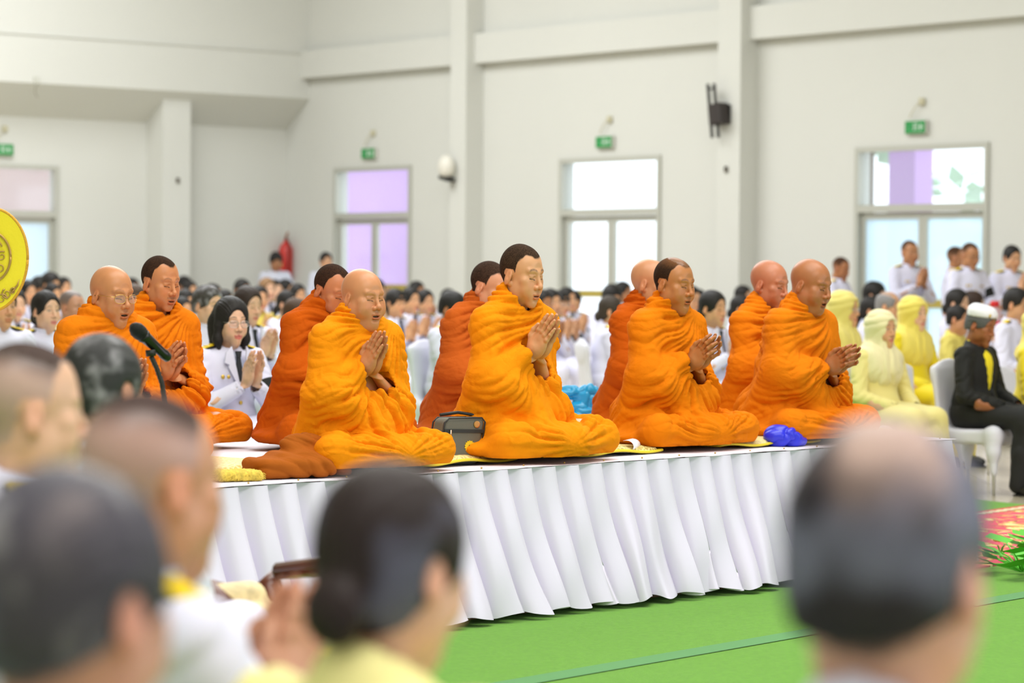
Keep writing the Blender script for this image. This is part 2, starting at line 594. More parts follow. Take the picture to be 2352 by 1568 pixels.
def paint_head(V, skin, hair=None, hairline=None, brow=(.02, .014, .01), lips=None, mouth=0.0, eyes=0.0, brow_k=.75, stache=0, stubble=.0, seed=0, lash=1.0):
    """colours of the head's own skin: lips, brows, lash lines, open eyes, shaved or cropped hair"""
    x, y, z = V.T
    skin = np.array(skin)
    c = np.tile(skin, (len(V), 1))
    c = c * (1 + .05 * vnoise(V * 38, seed, 2)[:, None])

    def mix(m, k):
        nonlocal c
        m = np.clip(m, 0, 1)[:, None]
        c = c * (1 - m) + np.asarray(k) * m
    ax = np.abs(x)
    front = sstep(-.045, -.06, y)
    # warm cheeks, nose, ears
    red = skin * np.array([1.06, .80, .74])
    mix(.45 * np.exp(-(((ax - .042) / .02) ** 2 + ((z + .028) / .02) ** 2)) * front, red)
    mix(.45 * np.exp(-((x / .016) ** 2 + ((z + .034) / .014) ** 2)) * front, red)
    mix(.5 * sstep(.072, .08, ax) * sstep(.05, .03, np.abs(z + .005)), red)
    if hair is not None:
        n = vnoise(V * 420, seed + 3, 1)
        hl = hairline
        # hairline: forehead height, temple recession, nape
        top = hl.get('top', .078)
        zb = np.interp(y, [-.12, -.05, -.028, -.016, -.004, .012, .034, .048, .09], [top, top * .96, top * .8, .0, -.016, .012, .010, -.045, -.075])
        zb = zb + .004 * vnoise(V * 70, seed) + hl.get('rec', 0) * np.exp(-((ax - .045) / .018) ** 2) * sstep(-.03, -.05, y)
        m = sstep(-.005, .006, z - zb)
        m = m * (1 - (ax > .069) * (np.hypot(y - .012, z + .004) < .034) * (z < .024))
        bald = hl.get('bald', 0)
        if bald:
            m = m * (1 - bald * np.exp(-((x / .05) ** 2 + ((y + .01) / .075) ** 2)) * sstep(.06, .09, z))
        fade = hl.get('fade', 0)
        if fade:
            m = m * (1 - fade * sstep(.07, .01, z))
        if hl.get('under'):
            mix(m * .55, hl['under'])
            m = m * sstep(.045, .092, z + .25 * np.clip(-y, -.05, .02))
        mix(m * hl.get('k', 1) * (.94 + .06 * n), hair)
    # brows
    bz = .0275 + .004 * np.exp(-((ax - .03) / .014) ** 2) - .012 * np.clip(ax - .043, 0, 1) / .02
    mix(brow_k * sstep(.0052, .002, np.abs(z - bz)) * sstep(.010, .015, ax) * sstep(.052, .044, ax) * front * (.8 + .2 * vnoise(V * 300, seed)), brow)
    # eyes
    lz = -.0040 - .12 * (ax - .031) ** 2 / .02 + .0016 * ((ax - .031) / .013)
    inx = sstep(.0155, .018, ax) * sstep(.0475, .044, ax) * front
    if eyes:
        op = .0052 * eyes * np.clip(1 - ((ax - .031) / .0150) ** 2, 0, 1)
        cz = .0020
        m = sstep(.0012, -.0006, np.abs(z - cz) - op) * inx
        mix(m, (.62, .58, .55))
        mix(sstep(.0062, .0048, np.hypot(ax - .031, z - cz)) * sstep(.001, -.0008, np.abs(z - cz) - op) * inx, (.012, .008, .006))
        mix(.9 * sstep(.0018, .0006, np.abs(z - cz - op - .0006)) * inx, (.02, .013, .01))
    else:
        mix(.92 * lash * sstep(.0028, .0012, np.abs(z - lz)) * inx, (.03, .016, .01))
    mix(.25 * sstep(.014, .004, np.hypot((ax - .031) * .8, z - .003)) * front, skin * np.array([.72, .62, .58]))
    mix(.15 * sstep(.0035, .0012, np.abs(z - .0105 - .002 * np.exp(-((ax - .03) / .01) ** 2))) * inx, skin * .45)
    # nostrils, lips
    mix(.85 * sstep(.0055, .003, np.hypot(ax - .0075, z + .0435)) * sstep(-.098, -.103, y), (.035, .014, .01))
    lips = skin * np.array([.82, .50, .47]) if lips is None else np.array(lips)
    o = .007 * mouth
    up = sstep(.0012, -.0012, np.abs(x) - .0245) * sstep(-.0012, .0012, -.0575 + .0016 * np.cos(x * 260) - z - .12 * np.abs(x)) * sstep(-.0012, .0012, z + .0668)
    lo = sstep(.0012, -.0012, np.abs(x) - .022) * sstep(.0014, -.0014, z + .0668 + o * .4) * sstep(-.0016, .0016, z + .0805 + o - 9 * x * x)
    mix(.8 * np.maximum(up, lo) * front * sstep(-.078, -.084, y), lips)
    if mouth:
        cav = sstep(.0012, -.001, (x / .0185) ** 2 * .004 + np.abs(z + .0668 + o * .5) - .0016 - o * .62) * (np.abs(x) < .02) * front
        deep = sstep(-.0925, -.087, y)
        mix(cav * deep, (.05, .014, .012))
        mix(cav * deep * .8 * sstep(.004, .002, np.abs(z + .0655 + o * .15)) * (np.abs(x) < .013), (.62, .58, .5))
    else:
        mix(.6 * sstep(.0022, .0008, np.abs(z + .0666)) * (np.abs(x) < .025) * front, lips * .3)
    if stache:
        mix(stache * np.exp(-((z + .0525) / .005) ** 2) * (np.abs(x) < .028) * front, np.array(brow) * 1.5)
    if stubble:
        mix(stubble * sstep(-.04, -.06, z) * sstep(-.15, -.12, z) * sstep(.03, -.03, y), skin * np.array([.6, .6, .62]))
    return np.clip(c, 0, 1)


def hair_solid(kind, h=0.005):
    """hair masses that sit on the head; head space"""
    key = ('hair', kind, h)
    if key in HEADS:
        return HEADS[key]
    s = Solid((-.14, -.135, -.30), (.14, .20, .165), h)
    t = {'short': .010, 'crop': .006, 'full': .018, 'bun': .009, 'pony': .010, 'bob': .012, 'long': .014, 'greyside': .008, 'bangs': .011, 'top': .0025}[kind]
    s.ell((0, .02, .034), (.0775 + t, .095 + t, .084 + t))
    s.ell((0, -.028, .026), (.066 + t, .062 + t * .6, .075 + t), .03)
    if kind in ('short', 'crop', 'full', 'greyside'):
        s.ell((0, .055, -.02), (.066 + t * .5, .055 + t * .6, .06), .03)
        s.half((0, -.35, -1), .03 - .012, .0)                                        # below the ears: keep the nape only
        s.ell((0, -.135, .0), (.085, .095, .078 if kind != 'full' else .062), .012, sub=True)   # face
        s.ell((0, -.06, -.085), (.2, .085, .075), .01, sub=True)
        for q in (-1, 1):
            s.ell((q * .088, .012, -.010), (.022, .024, .034), .006, sub=True)
        if kind == 'greyside':
            s.ell((0, -.02, .12), (.066, .12, .075), .02, sub=True)
    elif kind == 'top':
        s.half((0, -.18, -1), -.062, .004)
        s.ell((0, -.135, .0), (.085, .075, .082), .012, sub=True)
    elif kind in ('bun', 'pony', 'bangs'):
        s.ell((0, .05, -.02), (.068, .062, .06), .03)
        s.ell((0, -.125, -.012), (.072, .088, .092), .014, sub=True)
        s.ell((0, -.06, -.10), (.2, .09, .085), .012, sub=True)
        for q in (-1, 1):
            s.ell((q * .088, .010, -.010), (.022, .024, .034), .006, sub=True)
        if kind == 'bun':
            s.ell((0, .118, -.045), (.044, .032, .042), .012)
        elif kind == 'pony' or kind == 'bangs':
            s.chain([(0, .10, -.02), (0, .128, -.06), (0, .118, -.16), (0, .10, -.24)], [.028, .036, .036, .012], .02)
        if kind == 'bangs':
            s.chain([(-.05, -.082, .05), (-.02, -.098, .045), (.015, -.098, .05), (.045, -.085, .055)], [.012, .013, .012, .01], .012)
    elif kind == 'bob':
        for q in (-1, 1):
            s.chain([(q * .06, .0, .06), (q * .080, -.010, -.02), (q * .084, -.016, -.09), (q * .076, -.024, -.128)], [.030, .022, .026, .014], .02)
        s.chain([(0, .09, .02), (0, .088, -.06), (0, .082, -.12)], [.05, .06, .04], .04)
        s.chain([(-.05, .075, -.02), (-.055, .06, -.12)], [.05, .035], .04)
        s.chain([(.05, .075, -.02), (.055, .06, -.12)], [.05, .035], .04)
        s.ell((-.006, -.13, -.026), (.066, .086, .112), .012, sub=True)
        s.ell((0, -.03, -.16), (.058, .07, .09), .02, sub=True)
    elif kind == 'long':
        s.ell((0, -.125, -.012), (.066, .085, .095), .014, sub=True)
        s.chain([(0, .085, .03), (0, .10, -.10), (0, .10, -.26)], [.06, .065, .05], .04)
        for q in (-1, 1):
            s.chain([(q * .06, .04, .03), (q * .07, .05, -.10), (q * .06, .06, -.24)], [.04, .036, .03], .04)
        s.ell((0, -.07, -.12), (.075, .085, .10), .014, sub=True)
    V, F = s.skin()
    V = relax(V, F, 2, .4)
    HEADS[key] = (V, F)
    return V, F


def comb(V, seed, amp=.0012, freq=46, kind='back'):
    """strand relief: fine ridges running with the hair"""
    x, y, z = V.T
    ang = np.arctan2(x, z + .05) if kind == 'back' else np.arctan2(x, -y + .02)
    r = vnoise(np.stack([ang * freq, y * 6, z * 6], 1), seed, 2)
    d = V - np.array([0, .02, .02])
    return V + d / (np.linalg.norm(d, axis=1)[:, None] + 1e-9) * (amp * r)[:, None]


def hair_col(V, base, seed, hi=1.9, freq=40, grey=0.0, thin=None, sheen=0.0):
    x, y, z = V.T
    ang = np.arctan2(x, z + .05)
    r = vnoise(np.stack([ang * freq, y * 8, z * 8], 1), seed, 2) * .5 + .5
    c = np.array(base)[None] * (1 + (hi - 1) * np.clip(r, 0, 1)[:, None])
    if grey:
        g = np.clip(vnoise(V * np.array([30, 30, 30]), seed + 5, 3) * .8 + grey, 0, 1)[:, None]
        c = c * (1 - g) + np.array([.32, .31, .33]) * g
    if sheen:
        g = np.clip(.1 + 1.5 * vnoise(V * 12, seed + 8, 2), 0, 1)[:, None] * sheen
        c = c * (1 - g) + np.array([.20, .21, .31]) * g  # bluish gloss painted into the hair colour as soft blotches
    if thin is not None:
        w = sstep(.02, .08, z) * sstep(.09, .02, np.hypot(x, y - .05))
        g = np.clip(w * (.45 + 1.6 * vnoise(V * 15, seed + 6, 2)), 0, .9)[:, None]
        c = c * (1 - g) + np.array(thin) * g
    return c


# ------------------------------------------------------------------ hands
def hand_solid(h=.0024, gap=.0, curl=.0, spread=.0, size=1.0):
    """right hand raised in prayer: wrist at the origin, fingers towards +Z, palm towards +X, thumb side towards +Y"""
    key = ('hand', h, gap, curl, spread)
    if key in HEADS:
        return HEADS[key]
    s = Solid((-.075, -.085, -.22), (.035, .09, .215), h)
    s.ell((-.013, .0, .048), (.0145, .040, .050))
    s.ell((-.012, .020, .030), (.016, .022, .032), .012)           # thumb base
    s.ell((-.012, -.024, .034), (.014, .016, .034), .012)          # outer edge of the palm
    s.cap((-.020, .004, -.19), (-.016, .002, -.03), .038, .0255, .0)
    s.cap((-.016, .002, -.03), (-.014, 0, .02), .0255, .026, .02)
    bases = [(.027, .092, .073, .0088), (.0085, .097, .081, .0090), (-.0105, .093, .074, .0085), (-.0275, .083, .058, .0074)]
    for i, (y, z, L, r) in enumerate(bases):
        t = [0.04, .01, -.02, -.07][i] * (1 + spread * 4)
        c = curl * (1 + .25 * i)
        p0 = np.array([-.013, y, z - .03])
        p1 = np.array([-.0125, y + t * .012 * (1 + spread), z])
        p2 = p1 + np.array([.0 - c * .010, t * L * .45, L * .45])
        p3 = p2 + np.array([.001 + c * .006, t * L * .2, L * .28])
        p4 = p3 + np.array([.0025 + c * .012, t * L * .1, L * .22])
        s.chain([p0, p1, p2, p3, p4], [r * 1.05, r * 1.08, r, r * .92, r * .74], .0035)
        s.ell(p1 + np.array([-.0065, 0, .0]), (.0055, .0075, .008), .006)        # knuckles
        s.ell(p2 + np.array([-.0028, 0, 0]), (.0066, r * .95, .007), .004)
    th = [(-.016, .026, .022), (-.014, .046, .050), (-.0095, .052, .076), (-.0055, .049, .101)]
    s.chain(th, [.0125, .0118, .0102, .0076], .006)
    V, F = s.skin()
    V = relax(V, F, 1, .35)
    HEADS[key] = (V, F)
    return V, F


def paint_hand(V, skin, seed=0):
    skin = np.array(skin)
    c = np.tile(skin, (len(V), 1)) * (1 + .06 * vnoise(V * 50, seed, 2)[:, None])
    z = V[:, 2]
    tip = sstep(.12, .165, z)[:, None]
    c = c * (1 - .35 * tip) + (skin * np.array([1.12, .86, .82]))[None] * .35 * tip
    # nails at the finger ends, outer side
    return np.clip(c, 0, 1)


SKIN_M = None


def skin_mat():
    return mat('skin', (.6, .35, .22), rough=.36, spec=.42, attr=True, bump=.05, bscale=600)


def crop_mat():
    return mat('cropped_hair', (.02, .015, .012), rough=.85, spec=.08, attr=True, bump=.6, bscale=500)


def dark_faces(F, col):
    return (col[F].mean(axis=(1, 2)) < .09).astype(np.int32)


def hair_mat():
    return mat('hair', (.02, .015, .012), rough=.48, spec=.22, attr=True, bump=.25, bscale=420)


def frame(yaw, pitch=0, rollz=0):
    """head or body turned: yaw about Z (0 faces -Y), pitch nods down (+)"""
    return rot(0, 0, yaw) @ rot(-pitch * -1, 0, 0) @ rot(0, rollz, 0)

# ------------------------------------------------------------------ robes
def ridge(t, sharp=1.6):
    """rounded ridges with narrow valleys, period 1, range -1..1"""
    u = np.abs(np.sin(np.pi * t))
    return 2 * u ** (1 / sharp) - 1.27


def fold_field(V, seed, org=(.13, -.06, .60), wr=(0, -.30, .40)):
    """height of the cloth folds: radiating from the left shoulder, hanging from the wrists, wrapping the knees, running round the neck"""
    x, y, z = V.T
    rng = np.random.RandomState(seed)
    n1 = vnoise(V * 4.5, seed, 2)
    n2 = np.clip(.62 + .75 * vnoise(V * 9, seed + 1, 2), .12, 1.25)
    n4 = np.clip(.55 + .8 * vnoise(V * 13, seed + 4, 2), .05, 1.2)
    d = np.zeros(len(V))
    # 1. from the left shoulder across chest and right arm
    dx, dz = x - org[0], z - org[2]
    ang = np.arctan2(-dz, -dx + .03)
    rr = np.hypot(dx, dz)
    w1 = sstep(.03, .09, rr) * sstep(.17, .30, z) * (1 - .75 * sstep(.12, .22, x)) * sstep(.12, .02, y)
    w1 = w1 * (.35 + .65 * sstep(-.27, -.15, x))
    d += w1 * (.0135 * n2 * ridge(ang * 4.6 + n1 * .5 + rng.rand()) + .0085 * n4 * sstep(.10, .24, rr) * ridge(ang * 10.3 + n1 * 1.1 + rng.rand()))
    # 2. hanging from the forearms into the lap
    dx, dz = x - wr[0], z - (wr[2] + .02)
    ang = np.arctan2(dx + .3 * (y + .25), -dz + .03)
    w2 = sstep(.36, .28, z) * sstep(.06, .14, z) * sstep(.04, -.08, y) * sstep(.36, .24, np.abs(x))
    d += w2 * (.017 * n2 * ridge(ang * 3.6 + n1 * .45 + rng.rand()) + .009 * n4 * ridge(ang * 8.9 + n1 * .9))
    # 3. round the arms
    w3 = sstep(.15, .21, np.abs(x)) * sstep(.16, .25, z) * sstep(.60, .5, z) * (.22 + .78 * (x > 0))
    d += w3 * (.0085 * n2 * ridge(z * 13 + np.abs(x) * 8 - y * 6 + n1 * .8 + np.sign(x) * .4) + .004 * n4 * ridge(z * 27 - y * 14 + n1 * 1.4))
    # 4. lap: folds running along the shins and gathering between the knees
    w4 = sstep(.20, .13, z) * (.18 + .82 * sstep(.36, .20, np.abs(x)))
    ang = np.arctan2(z - .0 + .35 * (y + .3), np.abs(x) + .05)
    w4 = w4 * sstep(.0, .10, np.hypot(x, (y + .32) * .6))
    d += w4 * (.0095 * n2 * ridge(ang * 5.2 + np.sign(x) * .3 + n1 * .5 + rng.rand()) + .005 * n4 * ridge(ang * 11.7 + n1 * 1.0))
    # 5. back: long falls from the shoulders
    w5 = sstep(.02, .11, y) * sstep(.06, .2, z)
    d += w5 * (.011 * n2 * ridge(x * 9 + z * (2.5 + rng.rand()) + n1 * .5) + .005 * n4 * ridge(x * 19 + z * 6 + n1))
    # 6. rolls round the neck
    rn = np.sqrt(x * x + (y - .015) ** 2)
    w6 = sstep(.19, .11, rn) * sstep(.50, .56, z)
    d += w6 * .0085 * n2 * ridge(rn * 27 - z * 9 + n1 * .5 + np.arctan2(x, -y) * .25)
    # little creases
    d += .0030 * vnoise(V * 22, seed + 2, 2) * ridge(vnoise(V * 7, seed + 9, 2) * 2.2)
    return d


ROBE = {}


def robe_mat(name, c1, c2):
    if name in MATS:
        return MATS[name]
    m = mat(name, c1, rough=.9, spec=.1, var=.05, vscale=9, bump=.25, bscale=900, sheen=.05)
    nt = m.node_tree
    b = nt.nodes['Principled BSDF']
    # soft creases in the cotton
    tc = nt.nodes.new('ShaderNodeTexCoord')
    last = b.inputs['Normal'].links[0].from_node
    for sc_, ds, st in ((6.0, .012, .32), (17.0, .004, .35)):
        n = nt.nodes.new('ShaderNodeTexNoise')
        n.inputs['Scale'].default_value = sc_
        n.inputs['Detail'].default_value = 2.5
        n.inputs['Distortion'].default_value = 1.4
        nt.links.new(tc.outputs['Object'], n.inputs['Vector'])
        a = nt.nodes.new('ShaderNodeMath')
        a.operation = 'SUBTRACT'
        a.inputs[1].default_value = .5
        nt.links.new(n.outputs['Fac'], a.inputs[0])
        c = nt.nodes.new('ShaderNodeMath')
        c.operation = 'ABSOLUTE'
        nt.links.new(a.outputs[0], c.inputs[0])
        d = nt.nodes.new('ShaderNodeMath')
        d.operation = 'SQRT'
        nt.links.new(c.outputs[0], d.inputs[0])
        bp = nt.nodes.new('ShaderNodeBump')
        bp.inputs['Strength'].default_value = st
        bp.inputs['Distance'].default_value = ds
        nt.links.new(d.outputs[0], bp.inputs['Height'])
        nt.links.new(last.outputs['Normal'], bp.inputs['Normal'])
        last = bp
    nt.links.new(last.outputs['Normal'], b.inputs['Normal'])
    b.inputs['Sheen Tint'].default_value = tuple(c2) + (1,)
    return m


def make_monk(label, loc, rz, skin, robe, head=None, hyaw=0., hpitch=.15, lean=.12, hands=dict(), girth=1.0, seed=1, sc=1.0, hk=None, hscale=(.96, .93, 1.05), hair_geo=None, glasses=False, headoff=(0, 0, 0), knees=(1, 1), tilt=0.0, group=None, res=.0052, cloth=True):
    """a monk seated cross-legged, hands pressed together; local frame faces -Y, seat at z = 0"""
    head = dict(head or {})
    # ---- pose
    L = rot(lean)

    def up(p):                                   # points of the upper body follow the lean
        return L @ (np.array(p, float) - (0, .02, .1)) + (0, .02, .1)
    g = girth
    hw = np.array(hands.get('at', (0, -.285, .41)), float)          # where the wrists meet
    hp = hands.get('pitch', .62)                                     # hands leaning forward from upright
    hy = hands.get('yaw', 0.0)
    sh = [up((q * .175, .02, .555)) for q in (-1, 1)]
    el = [np.array((q * (.225 + .02 * (g - 1) * 5), -.07 - .3 * lean, .315)) for q in (-1, 1)]
    el[1] = np.array(hands.get('elbow', (.172, -.060 - .2 * lean, .255)))
    HR = rot(0, 0, hy) @ rot(-hp * -1, 0, 0)
    wrist = [hw + HR @ np.array((q * .004, 0, 0)) for q in (-1, 1)]
    fdir = [HR @ np.array((q * .18, .10, -1.0)) for q in (-1, 1)]
    # ---- skin: head + neck, chest, forearms, hands
    hh = .0027 if res < .01 else .004
    hk2 = dict(h=hh)
    hk2.update(hk or {})
    V, F = head_solid(**hk2)
    pk = dict(skin=skin, seed=seed, mouth=hk2.get('mouth', 0))
    pk.update(head)
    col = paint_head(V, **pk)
    hc = up((0, .005, .735)) + np.array(headoff)
    # the neck below the jaw bends towards the shoulders, the head turns
    HM = rot(0, 0, hyaw) @ rot(hpitch) @ rot(0, tilt)
    Vs = V * np.array(hscale)
    nk = sstep(-.10, -.20, V[:, 2])[:, None]
    Vh = Vs @ HM.T + hc
    Vn = Vs @ L.T + hc + (up((0, .03, .58)) - up((0, .005, .735)) - L @ np.array((0, .032, -.16))) * 1.0
    Vh = Vh * (1 - nk) + Vn * nk
    parts = [(Vh, F, col)]
    s = Solid((-.30, -.30, -.01), (.30, .25, .70), .016)
    s.ell((0, .02, .13), (.17 * g, .13 * g, .13)).cap(up((0, .02, .2)), up((0, .02, .5)), .125 * g, .115, .06)
    for i, q in enumerate((-1, 1)):
        s.cap(sh[i], up((0, .03, .56)), .055, .055, .05)
        s.cap(sh[i], el[i], .036, .03, .03)
    for q in (-1, 1):
        s.cap((q * .09, 0, .09), (q * .29, -.22, .075), .08, .055, .04).cap((q * .29, -.22, .075), (q * .0, -.29, .05), .05, .035, .03)
    Vt, Ft = s.skin()
    parts.append((Vt * .90 + (0, .004, .02), Ft, skin))
    Hv, Hf = hand_solid(.0024 if res < .01 else .004, curl=hands.get('curl', 0), spread=hands.get('spread', 0))
    hcol = paint_hand(Hv, np.array(skin) * .97, seed)
    for i, q in enumerate((-1, 1)):
        M = HR @ rot(0, q * hands.get('open', 0.0), 0)
        vv = Hv.copy()
        # forearm below the wrist bends out to the elbow
        dirn = np.linalg.inv(M) @ (el[i] - wrist[i])
        dirn = dirn / np.linalg.norm(dirn)
        b = np.clip(-vv[:, 2], 0, None)
        vv[:, 0] *= 1
        below = sstep(.005, -.05, vv[:, 2])[:, None]
        if q == 1:
            vv[:, 0] *= -1
        vv2 = vv.copy()
        vv2[:, 2] = 0
        vv2[:, 0] = vv[:, 0] * (1 + b * 1.6) + dirn[0] * b
        vv2[:, 1] = vv[:, 1] * (1 + b * 1.6) + dirn[1] * b
        vv2[:, 2] = dirn[2] * b
        vv = vv * (1 - below) + vv2 * below
        ff = Hf[:, ::-1] if q == 1 else Hf
        parts.append((vv @ M.T * hands.get('size', 1.06) + wrist[i], ff, hcol))
    V, F, col = merge(parts)
    body = link('person', V, F, [skin_mat(), crop_mat()], col=col, mi=dark_faces(F, col))
    body.location, body.rotation_euler, body.scale = loc, (0, 0, rz), (sc, sc, sc)
    tag(body, label, 'person', group)
    # ---- robe
    s = Solid((-.56, -.56, -.02), (.56, .36, .80), res)
    kn = [np.array((q * .315 * knees[i], -.235, .064)) for i, q in enumerate((-1, 1))]
    s.ell((0, .055, .12), (.205 * g, .16 * g, .15))
    s.ell(up((0, .01, .29)), (.185 * g, .145 * g, .22), .05)
    s.ell(up((0, .015, .46)), (.175 * g, .125 * g, .15), .05)
    for i, q in enumerate((-1, 1)):
        s.cap(up((q * .15, .022, .535)), up((q * .05, .028, .60)), .066, .078, .04)
    s.cap(up((0, .03, .56)), up((0, .035, .640)), .086, .076, .04)
    for i, q in enumerate((-1, 1)):
        s.cap(sh[i] - (0, 0, .02), el[i] + np.array((0, .01, -.01)), .066 * g, .072 * g, .05)
        e2 = wrist[i] + (el[i] - wrist[i]) * (.20 if q < 0 else .62)
        s.cap(el[i], e2, .070, .056 if q < 0 else .060, .04)
        s.cap(el[i] + np.array((-q * .04, -.06, -.05)), (q * .10, -.14, .17), .07, .085, .06)
        s.cap((q * .11, .0, .090), kn[i], .092, .069, .05)
        s.cap(kn[i], (-q * .06, -.305, .06), .068, .060, .04)
    s.cap(el[0] + np.array((.0, .03, -.02)), (-.185, .0, .10), .078, .115, .06)
    s.cap(el[1] + np.array((.0, .06, .0)), (.16, .04, .10), .07, .10, .06)
    s.ell((0, -.085, .18), (.155, .13 * g, .14), .06)
    s.cap(wrist[0] + np.array((-.05, .05, -.12)), (-.07, -.20, .14), .06, .08, .05)
    s.ell((0, -.08, .035), (.38, .27, .06), .05)
    # neck opening, open front
    s.cap(up((0, .02, .60)), up((0, -.02, .72)), .062, .075, .008, sub=True)
    s.ell(up((0, -.085, .665)), (.065, .085, .065), .02, sub=True)
    # cuffs
    for i, q in enumerate((-1, 1)):
        e2 = wrist[i] + (el[i] - wrist[i]) * (.20 if q < 0 else .62)
        t = (wrist[i] - el[i]) / np.linalg.norm(wrist[i] - el[i])
        s.cap(e2 - t * .06, e2 + t * .16, .034 if q < 0 else .046, .050 if q < 0 else .075, .006, sub=True)
    s.half((0, 0, -1), .002, .0)
    V, F = s.skin()
    V = relax(V, F, 2, .5)
    N = normals(V, F)
    dd = fold_field(V, seed, org=up((.13, -.04, .61)), wr=hw)
    # fewer folds where the cloth is stretched over shoulder and knees
    fade = 1 - .6 * np.exp(-((np.abs(V[:, 0]) - .2) ** 2 + (V[:, 1] - sh[0][1]) ** 2 + (V[:, 2] - sh[0][2] - .02) ** 2) / .05 ** 2 / 1.6)
    V = V + N * (dd * fade)[:, None] * np.array([1, 1, 1])
    V = relax(V, F, 1, .15)
    V[:, 2] = np.maximum(V[:, 2], .002)
    link('robe', V, F, robe, body)
    if hair_geo:
        Vh, Fh = hair_solid(hair_geo, .0038)
        ch = hair_col(Vh, (.010, .009, .008), seed, 1.4)
        Vh = Vh + .0012 * vnoise(Vh * 330, seed)[:, None] * normals(Vh, Fh)
        link('hair', (Vh * np.array(hscale)) @ HM.T + hc, Fh, hair_mat(), body, col=ch)
    if glasses:
        make_glasses(body, HM, hc, hscale)
    return body, HM, hc


def make_glasses(body, HM, hc, hs=(1, 1, 1), m=None, lens=True, wy=-.1045, big=1.0):
    m = m or mat('gold_wire', S(205, 170, 95), rough=.25, metal=1)
    g = MB()

    def T(p):
        return (np.array(p) * np.array(hs)) @ HM.T + hc
    rim = []
    for q in (-1, 1):
        pts = []
        for k in range(25):
            a = 2 * math.pi * k / 24
            ca, sa = math.cos(a), math.sin(a)
            u = math.copysign(abs(ca) ** .7, ca) * .0255 * big
            v = math.copysign(abs(sa) ** .8, sa) * .0175 * big
            pts.append(T((q * .0335 + u, wy + .007 * abs((q * .0335 + u) / .05) ** 2 * 1.2, -.004 + v)))
        rim.append(pts)
        g.tube(pts, .0012, 6)
        g.tube([T((q * .059, wy + .010, .003)), T((q * .070, wy + .03, .003)), T((q * .081, -.01, .002)), T((q * .084, .014, .0))], .0013, 6)
    g.tube([T((-.009, wy, .002)), T((0, wy - .002, .005)), T((.009, wy, .002))], .0012, 6)
    o = g.build('glasses', m, body, True)
    if lens:
        for pts in rim:
            link('lens', pts[:-1], [tuple(range(24))], mat('spectacle_lens', (.9, .92, 1), rough=.02, spec=.5, alpha=.12), o)
    return o

# ------------------------------------------------------------------ the hall
YW = 0.69
D1 = np.array([-math.sin(YW), math.cos(YW)])        # along the long wall, away to the left
N1 = np.array([-math.cos(YW), -math.sin(YW)])       # into the room
W0 = np.array([(2116 - 1176) / FPX * 30.2, 30.2])


def wall_a(px):
    t = (px - 1176) / FPX
    return (W0[0] - W0[1] * t) / (-D1[0] + t * D1[1])


def wall_D(px):
    return W0[1] + wall_a(px) * D1[1]


def wall_z(px, py):
    return CAMZ - (py - horizon(px)) * wall_D(px) / FPX


AC = wall_a(655)                                    # the far corner
CORN = W0 + D1 * AC
D2 = -N1                                            # unused sign: the left wall runs from the corner along N1


def side_b(px):
    t = (px - 1176) / FPX
    return (t * CORN[1] - CORN[0]) / (N1[0] - t * N1[1])


def side_z(px, py):
    D = CORN[1] + side_b(px) * N1[1]
    return CAMZ - (py - horizon(px)) * D / FPX


def R3(o2, u2, n2):
    """matrix whose x runs along u2, y along -n2 (outwards), z up"""
    return Matrix(((u2[0], -n2[0], 0, o2[0]), (u2[1], -n2[1], 0, o2[1]), (0, 0, 1, 0), (0, 0, 0, 1)))


M_WALL = mat('white_wall_paint', S(217, 217, 210), rough=.75, spec=.25, var=.012, vscale=.7, bump=.03, bscale=60)
M_ALU = mat('grey_door_aluminium', S(196, 196, 186), rough=.4, spec=.5, metal=.25)
M_GOLD = mat('brass_push_rail', S(196, 176, 88), rough=.4, metal=.35)
WALLH = 8.0


def panel(name, x0, x1, z0, z1, holes, mw, th=.22, m=None):
    """wall in its own x,z plane with rectangular holes and reveals"""
    xs = sorted({x0, x1, *[h[0] for h in holes], *[h[1] for h in holes]})
    zs = sorted({z0, z1, *[h[2] for h in holes], *[h[3] for h in holes]})
    b = MB()
    for i in range(len(xs) - 1):
        for j in range(len(zs) - 1):
            cx, cz = (xs[i] + xs[i + 1]) / 2, (zs[j] + zs[j + 1]) / 2
            if any(h[0] < cx < h[1] and h[2] < cz < h[3] for h in holes):
                continue
            b.add([(xs[i], 0, zs[j]), (xs[i + 1], 0, zs[j]), (xs[i + 1], 0, zs[j + 1]), (xs[i], 0, zs[j + 1])], [(0, 1, 2, 3)])
            b.add([(xs[i], th, zs[j]), (xs[i + 1], th, zs[j]), (xs[i + 1], th, zs[j + 1]), (xs[i], th, zs[j + 1])], [(3, 2, 1, 0)])
    for h in holes:
        b.add([(h[0], 0, h[2]), (h[0], th, h[2]), (h[0], th, h[3]), (h[0], 0, h[3])], [(0, 1, 2, 3)])
        b.add([(h[1], 0, h[2]), (h[1], th, h[2]), (h[1], th, h[3]), (h[1], 0, h[3])], [(3, 2, 1, 0)])
        b.add([(h[0], 0, h[3]), (h[0], th, h[3]), (h[1], th, h[3]), (h[1], 0, h[3])], [(0, 1, 2, 3)])
    o = b.build(name, m or M_WALL)
    o.matrix_world = mw
    return tag(o, kind='structure')


